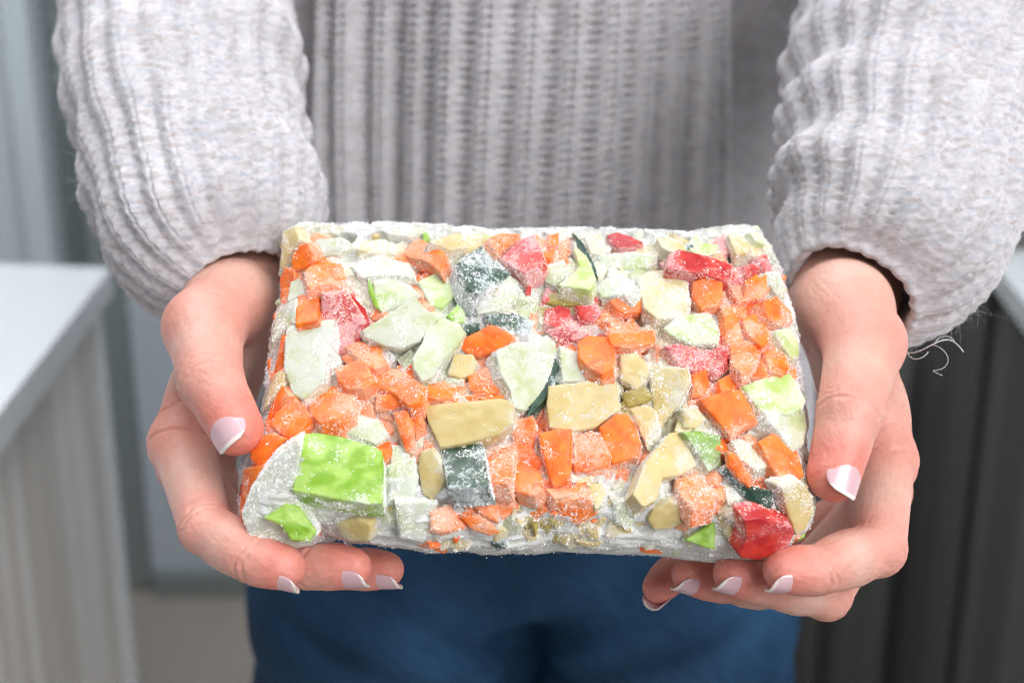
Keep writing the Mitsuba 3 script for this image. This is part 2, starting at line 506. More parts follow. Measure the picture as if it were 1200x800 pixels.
bodyV, bodyF, bodyR = [], [], []
nv = 0
nail_list = []
for side_name, h in HANDS.items():
    V, F, red = build_hand(h)
    bodyV.append(V)
    bodyF.append(F + nv)
    bodyR.append(red)
    nv += len(V)
    chains = [h['thumb']] + h['fingers']
    for ci, nc, r, L in h['nails']:
        nail_list.append(nail_mesh(chains[ci], nc, r, L))

# the rest of the body inside the clothes, coarse
SH = [at(330, -330, 0.90), at(905, -330, 0.90)]
fb = Field([-0.30, 0.45, 0.55], [0.33, 1.12, 1.52], 0.006)
for h, sh in zip((HANDS['right'], HANDS['left']), SH):
    el = h['elbow'][0]
    fb.add(sh, el, 0.045, 0.036, 0.02)
    fb.add(el, h['fore'][0] * 0.7 + h['wrist'][0] * 0.3, 0.034, 0.022, 0.02)
chest = np.array([0.01, 0.90, 1.28])
hip = np.array([0.01, 0.88, 1.02])
fb.add(SH[0], SH[1], 0.05, 0.05, 0.03)
fb.add(chest - [0.06, 0, 0], chest + [0.06, 0, 0], 0.075, 0.075, 0.04)
fb.add(chest, hip, 0.085, 0.085, 0.05)
V, F = fb.mesh()
bodyV.append(V)
bodyF.append(F + nv)
bodyR.append(np.zeros(len(V)))
V, F, R = np.vstack(bodyV), np.vstack(bodyF), np.concatenate(bodyR)
scene['person'] = ply((V, F), 'skin', True, uv=np.stack([R, R * 0], 1))
labels['person'] = {'label': 'person in a pale grey ribbed jumper and blue jeans holding out the frozen block', 'category': 'person'}
for i, (V, F, UV) in enumerate(nail_list):
    scene['person__fingernail' + (f'_{i:03d}' if i else '')] = ply((V, F), 'nail_varnish', True, uv=UV)


# ------------------------------------------------------------------ jumper
def wool_tex(p, n, uv):
    g = fbm(p.x * 60, p.y * 60, p.z * 60, 3)
    fl = fbm(p.x * 230, p.y * 230, p.z * 520, 2)
    fl2 = fbm(p.x * 230 + 31, p.y * 230, p.z * 520, 2)
    s = noise(p.x * 500, p.y * 500, p.z * 500)
    s2 = noise(p.x * 1500, p.y * 1500, p.z * 1500)
    c = mix((0.42, 0.396, 0.404), (0.555, 0.537, 0.555), g)
    c = mix(c, (0.35, 0.30, 0.285), smoothstep(0.54, 0.70, fl) * 0.55)
    c = mix(c, (0.37, 0.39, 0.435), smoothstep(0.54, 0.70, fl2) * 0.55)
    return c * (0.80 + 0.26 * s + 0.14 * s2)


scene['wool'] = {'type': 'twosided', 'bsdf': {'type': 'principled', 'base_color': proc(wool_tex), 'roughness': 0.95, 'specular': 0.1, 'sheen': 0.4}}
principled('wool_hair', (0.72, 0.70, 0.72), 0.9, 0.2)


def knit(a, b, amp, row):
    """Relief of rib knitting: a in ribs round the tube, b in stitch rows along it."""
    x = a - np.floor(a) - 0.5
    rib = 0.5 + 0.5 * np.cos(2 * np.pi * x)
    rib = rib ** 0.8
    col = np.abs(x)
    v = np.cos(2 * np.pi * (b + 1.1 * col * 2))
    pl = np.cos(2 * np.pi * b)
    cleft = np.exp(-(x / 0.055) ** 2)
    return amp * (rib - 0.25 * cleft * rib) + row * (rib * v * 0.7 + (1 - rib) * pl)


def tube_surface(axis, nring, nlen, ribs, rowpitch, amp, row, seed, fold, end_roll=True, up=None):
    """Sleeve: axis rows (point, rx, ry). Returns vertices grid (nlen, nring, 3)."""
    P = np.array([a[0] for a in axis])
    R = np.array([a[1:3] for a in axis])
    d = np.r_[0, np.cumsum(np.linalg.norm(np.diff(P, axis=0), axis=1))]
    from scipy.interpolate import PchipInterpolator, CubicSpline
    t = np.linspace(0, d[-1], nlen)
    p = CubicSpline(d, P)(t)
    r = PchipInterpolator(d, R)(t)
    tan = np.gradient(p, axis=0)
    tan /= np.linalg.norm(tan, axis=1, keepdims=True)
    x = np.zeros_like(p)
    ref = np.array(up)
    for i in range(nlen):
        ref = ref - (ref @ tan[i]) * tan[i]
        ref /= np.linalg.norm(ref)
        x[i] = ref
    y = np.cross(tan, x)
    th = np.linspace(0, 2 * np.pi, nring, endpoint=False)
    ux = np.cos(th)[None, :, None] * x[:, None] * r[:, :1, None] + np.sin(th)[None, :, None] * y[:, None] * r[:, 1:, None]
    base = p[:, None] + ux
    nrm = unit_rows(np.cos(th)[None, :, None] * x[:, None] / r[:, :1, None] + np.sin(th)[None, :, None] * y[:, None] / r[:, 1:, None])
    f = fold(t[:, None], th[None], d[-1])
    wig = (meshkit.fbm(base * 30, 2, seed) - 0.5)
    a = th[None] / (2 * np.pi) * ribs + 0 * t[:, None] + wig * 0.5
    b = t[:, None] / rowpitch + 0 * th[None] + (meshkit.fbm(base * 22, 2, seed + 9) - 0.5) * 2.5
    k = knit(a, b, amp, row) * (1 - 0.6 * np.clip(1 - (d[-1] - t[:, None]) / 0.02, 0, 1))
    return base + nrm * (f + k)[..., None], nrm, t


def unit_rows(v):
    return v / (np.linalg.norm(v, axis=-1, keepdims=True) + 1e-20)


fuzz_src = []


def sleeve(axis, seed, up, ribs=22):
    def fold(t, th, L):
        q = t / L
        lowfreq = 0.006 * np.sin(3 * th + 5 * q + seed) * np.clip(1.1 - q, 0.2, 1)
        wr = 0.0055 * np.sin(t * 2 * np.pi / 0.045 + 2.2 * np.sin(th + seed)) * np.clip((q - 0.60) / 0.25, 0, 1) * np.clip((0.985 - q) / 0.06, 0, 1) * (0.5 + 0.5 * np.cos(th - 2.6))
        big = 0.016 * (meshkit.fbm(np.stack(np.broadcast_arrays(np.cos(th) * 1.3 + seed, np.sin(th) * 1.3, t / 0.055), -1), 2, seed) - 0.5) * np.clip((0.99 - q) / 0.12, 0, 1)
        return lowfreq + wr + big
    nring, nlen = 500, 350
    G, nrm, t = tube_surface(axis, nring, nlen, ribs, 0.0054, 0.0028, 0.0009, seed, fold, up=up)
    V = G.reshape(-1, 3)
    F = grid_faces(nring, nlen, True)
    # rolled rim and a short lining inside the cuff
    c = G[-1].mean(0)
    inner = []
    tn = unit(G[-1].mean(0) - G[-6].mean(0))
    for k, (din, back) in enumerate([(0.0012, -0.0014), (0.003, -0.0012), (0.0045, 0.001), (0.005, 0.006), (0.005, 0.03)]):
        inner.append(G[-1] + unit_rows(c - G[-1]) * din - tn * back)
    inner = np.array(inner)
    IV = np.vstack([V, inner.reshape(-1, 3)])
    F2 = grid_faces(nring, nlen + len(inner), True)
    fuzz_src.append((V, nrm.reshape(-1, 3), 1.0))
    return IV, F2


mm = 1e-3
SL = [(SH[0], 75 * mm, 75 * mm), (at(190, -120, 0.73), 64 * mm, 64 * mm), (at(203, 0, 0.66), 58 * mm, 57 * mm), (at(219, 120, 0.60), 54 * mm, 54 * mm),
      (at(236, 210, 0.562), 50 * mm, 49 * mm), (at(254, 280, 0.54), 47 * mm, 44 * mm), (at(268, 318, 0.532), 38 * mm, 36 * mm), (at(281, 342, 0.526), 27.5 * mm, 26.5 * mm)]
SR = [(SH[1], 75 * mm, 75 * mm), (at(1090, -120, 0.73), 68 * mm, 68 * mm), (at(1092, 0, 0.66), 63 * mm, 63 * mm), (at(1073, 120, 0.60), 59 * mm, 59 * mm),
      (at(1052, 215, 0.558), 54 * mm, 53 * mm), (at(1032, 290, 0.538), 50 * mm, 46 * mm), (at(1010, 328, 0.53), 41 * mm, 38 * mm), (at(994, 352, 0.522), 29 * mm, 28 * mm)]
V1, F1 = sleeve(SL, 3, cam(np.array([0, -1, 0.0])))
V2, F2 = sleeve(SR, 11, cam(np.array([0, -1, 0.0])))
scene['person__jumper__sleeve'] = ply((V1, F1), 'wool', True)
scene['person__jumper__sleeve_001'] = ply((V2, F2), 'wool', True)


def torso():
    nr, nl = 720, 300
    th = np.r_[np.linspace(np.pi * 1.02, np.pi * 1.98, 640, endpoint=False), np.linspace(np.pi * 1.98, np.pi * 3.02, 80, endpoint=False)]
    z = np.linspace(0.885, 1.44, nl)
    q = ((z - z[0]) / (z[-1] - z[0]))[:, None]
    # front is at th = -90 degrees (towards the camera)
    rx = 0.215 - 0.030 * q + 0.0 * th
    ry = 0.135 - 0.005 * q + 0.0 * th
    cx, cy = 0.010, 0.885
    front = np.cos(th + np.pi / 2)[None]
    ang = np.arctan2(np.sin(th + np.pi / 2), np.cos(th + np.pi / 2))[None]
    groove = 0.095 * np.exp(-((ang - 0.97 + 0.10 * (q - 0.5)) / 0.18) ** 2) + 0.11 * np.exp(-((ang + 0.95 - 0.08 * (q - 0.5)) / 0.13) ** 2)
    soft = 0.006 * np.sin(ang * 7 + 2 * q + 0.5) * np.clip(front, 0, 1) + 0.004 * np.sin(ang * 13 - 3 * q)
    hem = -0.02 * np.clip((0.06 - q) / 0.06, 0, 1)
    rr = 1.0
    k = knit(th[None] / (2 * np.pi) * 54 + 0.25 * np.sin(q * 5 + 2 * ang), z[:, None] / 0.0052 + 0.6 * meshkit.fbm(np.stack(np.broadcast_arrays(np.cos(th)[None] * 4, np.sin(th)[None] * 4, z[:, None] * 12), -1), 2, 4), 0.0078, 0.0026)
    off = -groove + soft + hem + k
    X = cx + np.cos(th)[None] * (rx + off)
    Y = cy + np.sin(th)[None] * (ry + off)
    # shoulders draw in at the top
    G = np.stack([X, Y, np.broadcast_to(z[:, None], X.shape)], -1)
    nrm = np.stack(np.broadcast_arrays(np.cos(th)[None] / 0.2, np.sin(th)[None] / 0.13, 0 * q), -1)
    top = G[-1].mean(0) + [0, 0, 0.03]
    V = np.vstack([G.reshape(-1, 3), top[None]])
    F = grid_faces(nr, nl, True)
    i = np.arange(nr)
    cap = np.stack([(nl - 1) * nr + i, (nl - 1) * nr + (i + 1) % nr, np.full(nr, len(V) - 1)], 1)
    sel = (th > np.pi * 1.05) & (th < np.pi * 1.95)
    fuzz_src.append((G[:, sel].reshape(-1, 3), unit_rows(nrm[:, sel].reshape(-1, 3)), 0.6))
    return V, np.vstack([F, cap])


V, F = torso()
scene['person__jumper__body'] = ply((V, F), 'wool', True)


def hairs(src, count, seed, rad=0.000045, lmin=0.003, lmax=0.009, segs=3):
    r = np.random.default_rng(seed)
    P = np.vstack([s[0][::3] for s in src])
    N = np.vstack([s[1][::3] for s in src])
    i = r.integers(0, len(P), count)
    p, n = P[i], N[i]
    L = r.uniform(lmin, lmax, count)[:, None]
    d = unit_rows(n * r.uniform(0.25, 1.0, (count, 1)) + 0.9 * unit_rows(r.normal(size=(count, 3))))
    d = np.where(((d * n).sum(1) < 0.05)[:, None], unit_rows(d + n * 0.8), d)
    bend = r.normal(size=(count, 3)) * 0.55
    pts = []
    for k in range(segs + 1):
        t = k / segs
        pts.append(p + L * (d * t + bend * t * t))
    pts = np.stack(pts, 1)
    tan = unit_rows(np.gradient(pts, axis=1))
    a = unit_rows(np.cross(tan, r.normal(size=(count, 1, 3))))
    b = np.cross(tan, a)
    w = (1 - 0.6 * np.linspace(0, 1, segs + 1))[None, :, None, None] * rad
    ang = np.arange(3) * 2 * np.pi / 3
    ring = pts[:, :, None] + w * (np.cos(ang)[None, None, :, None] * a[:, :, None] + np.sin(ang)[None, None, :, None] * b[:, :, None])
    V = ring.reshape(-1, 3)
    F = grid_faces(3, segs + 1, True)
    F = (F[None] + (np.arange(count) * 3 * (segs + 1))[:, None, None]).reshape(-1, 3)
    return V, F


scene['person__jumper__fuzz'] = ply(hairs(fuzz_src, 12000, 5), 'wool_hair', False)
labels['person__jumper__fuzz'] = {'kind': 'stuff', 'label': 'fine loose wool hairs standing off the jumper'}


def tube_mesh(pts, radii, sides=6):
    pts = np.asarray(pts)
    tan = unit_rows(np.gradient(pts, axis=0))
    a = unit_rows(np.cross(tan, [0.3, 0.2, 0.9]))
    b = np.cross(tan, a)
    ang = np.arange(sides) * 2 * np.pi / sides
    ring = pts[:, None] + np.broadcast_to(radii, (len(pts),))[:, None, None] * (np.cos(ang)[None, :, None] * a[:, None] + np.sin(ang)[None, :, None] * b[:, None])
    return ring.reshape(-1, 3), grid_faces(sides, len(pts), True)


def spline(pts, n=40):
    from scipy.interpolate import CubicSpline
    pts = np.asarray(pts)
    return CubicSpline(np.arange(len(pts)), pts)(np.linspace(0, len(pts) - 1, n))


yarn = [tube_mesh(spline([at(x, y, d) for x, y, d in c]), r) for c, r in [
    ([(1058, 412, .512), (1075, 412, .505), (1092, 404, .50), (1108, 398, .50), (1120, 402, .50), (1129, 412, .50)], 0.00018),
    ([(1092, 404, .50), (1105, 410, .498), (1111, 422, .497), (1104, 432, .498), (1094, 434, .50), (1104, 440, .50)], 0.00011),
    ([(1062, 410, .512), (1070, 420, .508), (1080, 419, .506), (1088, 412, .506)], 0.00013),
    ([(1096, 402, .50), (1101, 396, .50), (1110, 394, .50), (1118, 399, .50)], 0.0001)]]
o, VV, FF = 0, [], []
for v, f in yarn:
    VV.append(v)
    FF.append(f + o)
    o += len(v)
scene['person__jumper__loose_yarn'] = ply((np.vstack(VV), np.vstack(FF)), 'wool_hair', True)
labels['person__jumper__loose_yarn'] = {'label': 'curled loose yarn end under the cuff at the right'}


# ------------------------------------------------------------------ jeans
def denim_tex(p, n, uv):
    g = fbm(p.x * 9, p.y * 9, p.z * 5, 3)
    falloff = dr.exp(-dr.square((dr.abs(p.x - 0.008) - 0.10) / 0.045)) * smoothstep(0.88, 0.78, p.z)  # paler thighs: worn denim, with the leg highlights put into the colour too
    tw = noise(p.x * 900 + p.z * 900, p.z * 120, p.y * 120)
    c = mix((0.006, 0.025, 0.058), (0.026, 0.080, 0.165), smoothstep(0.25, 0.75, g))
    c = mix(c, (0.055, 0.125, 0.215), falloff * 0.45)
    return c * (0.7 + 0.55 * tw)


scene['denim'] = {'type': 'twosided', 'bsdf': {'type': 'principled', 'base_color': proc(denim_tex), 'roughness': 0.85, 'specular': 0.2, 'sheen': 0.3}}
fj = Field([-0.32, 0.55, 0.05], [0.34, 1.08, 1.02], 0.005)
hx = 0.008
for s in (-1, 1):
    a, b, c = np.array([hx + s * 0.100, 0.812, 0.86]), np.array([hx + s * 0.1045, 0.80, 0.45]), np.array([hx + s * 0.095, 0.84, 0.08])
    fj.add(a, b, 0.1005, 0.092, 0.003)
    fj.add(b, c, 0.092, 0.06, 0.02)
fj.add(np.array([hx - 0.092, 0.83, 0.945]), np.array([hx + 0.092, 0.83, 0.945]), 0.108, 0.108, 0.010)
fj.add(np.array([hx - 0.06, 0.84, 0.96]), np.array([hx + 0.06, 0.84, 0.96]), 0.11, 0.11, 0.03)
V, F = fj.mesh()
V = smooth_mesh(V, F, 4)
N = normals_of(V, F)
fold = np.zeros(len(V))
for (x0, z0, ang, ln, wd, dp) in [(0.03, .86, 35, .12, .012, .006), (-0.02, .85, -38, .12, .012, .006), (0.05, .83, 25, .12, .010, .005), (-0.06, .83, -28, .13, .011, .005),
                                  (0.10, .80, 12, .14, .012, .004), (-0.12, .80, -15, .13, .012, .004), (0.06, .74, 10, .12, .012, .003), (-0.07, .73, -10, .12, .012, .003)]:
    ca, sa = math.cos(math.radians(ang)), math.sin(math.radians(ang))
    u = (V[:, 0] - x0) * ca + (V[:, 2] - z0) * sa
    v = -(V[:, 0] - x0) * sa + (V[:, 2] - z0) * ca
    fold += 1.8 * dp * np.exp(-(u / ln) ** 2 - (v / wd) ** 2)
V = V - N * (fold * np.clip((0.86 - V[:, 1]) / 0.05, 0, 1))[:, None] * np.sign((N * (V - V.mean(0))).sum())
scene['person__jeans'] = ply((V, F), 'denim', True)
# fly seam
seam = spline([np.array([hx, 0.796, 0.96]), np.array([hx, 0.796, 0.90]), np.array([hx, 0.808, 0.85]), np.array([hx, 0.835, 0.81])], 30)

# ------------------------------------------------------------------ frozen block
BT = math.radians(32)
BV = math.cos(BT) * UP + math.sin(BT) * FWD
BN = math.sin(BT) * UP - math.cos(BT) * FWD
BU = RIGHT
BO = at(617, 455, 0.462)
BR = 0.018


def ray(x, y):
    return unit(FWD + (x - 600) / FPX * RIGHT - (y - 400) / FPX * UP)


def to_block(p):
    q = np.asarray(p) - BO
    return np.stack([q @ BU, q @ BV, q @ BN], -1)


def from_block(q):
    q = np.asarray(q)
    return BO + q[..., :1] * BU + q[..., 1:2] * BV + q[..., 2:3] * BN


def on_plane(x, y, nn):
    r = ray(x, y)
    t = (nn - (EYE - BO) @ BN) / (r @ BN)
    return to_block(EYE + t * r)[:2]


OUT = [(334, 278), (350, 272), (400, 270), (470, 270), (540, 272), (570, 277), (620, 277), (690, 275), (740, 276), (775, 279), (800, 281), (840, 274), (878, 271), (892, 280), (904, 300), (914, 325),
       (921, 350), (929, 375), (935, 400), (934, 425), (941, 455), (946, 495), (942, 520), (951, 570), (955, 592), (950, 610), (942, 624), (930, 632), (924, 642), (905, 650), (880, 653), (830, 651), (780, 645),
       (740, 644), (700, 644), (655, 639), (620, 643), (590, 646), (550, 642), (500, 644), (470, 638), (440, 634), (400, 629), (378, 620), (362, 630), (335, 637), (306, 635), (288, 626), (280, 603), (284, 560),
       (294, 525), (306, 500), (311, 460), (315, 420), (321, 380), (332, 350), (328, 330), (331, 300)]
outline = Polygon([on_plane(x, y, -BR) for x, y in OUT]).buffer(0.002).buffer(-0.002)
GU0, GV0 = np.array(outline.bounds[:2]) - 0.006
GH = 0.0004
gw = int((outline.bounds[2] - GU0 + 0.006) / GH) + 1
gh = int((outline.bounds[3] - GV0 + 0.006) / GH) + 1


def raster(poly):
    from PIL import Image, ImageDraw
    im = Image.new('L', (gw * 2, gh * 2))
    ImageDraw.Draw(im).polygon([((x - GU0) / GH * 2, (y - GV0) / GH * 2) for x, y in poly.exterior.coords], fill=1)
    return np.asarray(im)[::2, ::2] > 0


inside = raster(outline)
dist = ndimage.distance_transform_edt(inside) * GH
dist = ndimage.gaussian_filter(dist, 3)


def base_profile(d):
    q = np.clip(d / BR, 0, 1)
    return BR * (np.sqrt(np.clip(1 - (1 - q) ** 2, 0, 1)) - 1) + 0.0025 * np.clip((d - BR) / 0.03, 0, 1)


gu = GU0 + GH * np.arange(gw)
gv = GV0 + GH * np.arange(gh)
BASE = base_profile(dist)
lump = meshkit.fbm(np.stack(np.broadcast_arrays(gu[None] * 45, gv[:, None] * 45, 0.5), -1), 3, 8) - 0.5
BASE = BASE + 0.004 * lump * np.clip(dist / 0.008, 0, 1)
SB = ndimage.gaussian_filter(BASE, 6)
gy, gx = np.gradient(SB, GH)


def sample(A, u, v):
    u, v = np.atleast_1d(u), np.atleast_1d(v)
    return ndimage.map_coordinates(A, [(v - GV0) / GH, (u - GU0) / GH], order=1, mode='nearest')


def hit(x, y):
    """The point of the block's front under pixel (x, y): block coordinates and outward normal there."""
    r = ray(x, y)
    t = np.linspace(0.36, 0.60, 600)
    q = to_block(EYE + t[:, None] * r)
    below = q[:, 2] < sample(BASE, q[:, 0], q[:, 1])
    ok = sample(inside.astype(float), q[:, 0], q[:, 1]) > 0.5
    k = np.argmax(below & ok) if (below & ok).any() else np.argmin(np.abs(q[:, 2] + BR))
    p = q[k]
    g = np.array([sample(gx, p[0], p[1])[0], sample(gy, p[0], p[1])[0]])
    m = np.linalg.norm(g)
    if m > 1.6:
        g *= 1.6 / m
    return p, unit([-g[0], -g[1], 1.0])


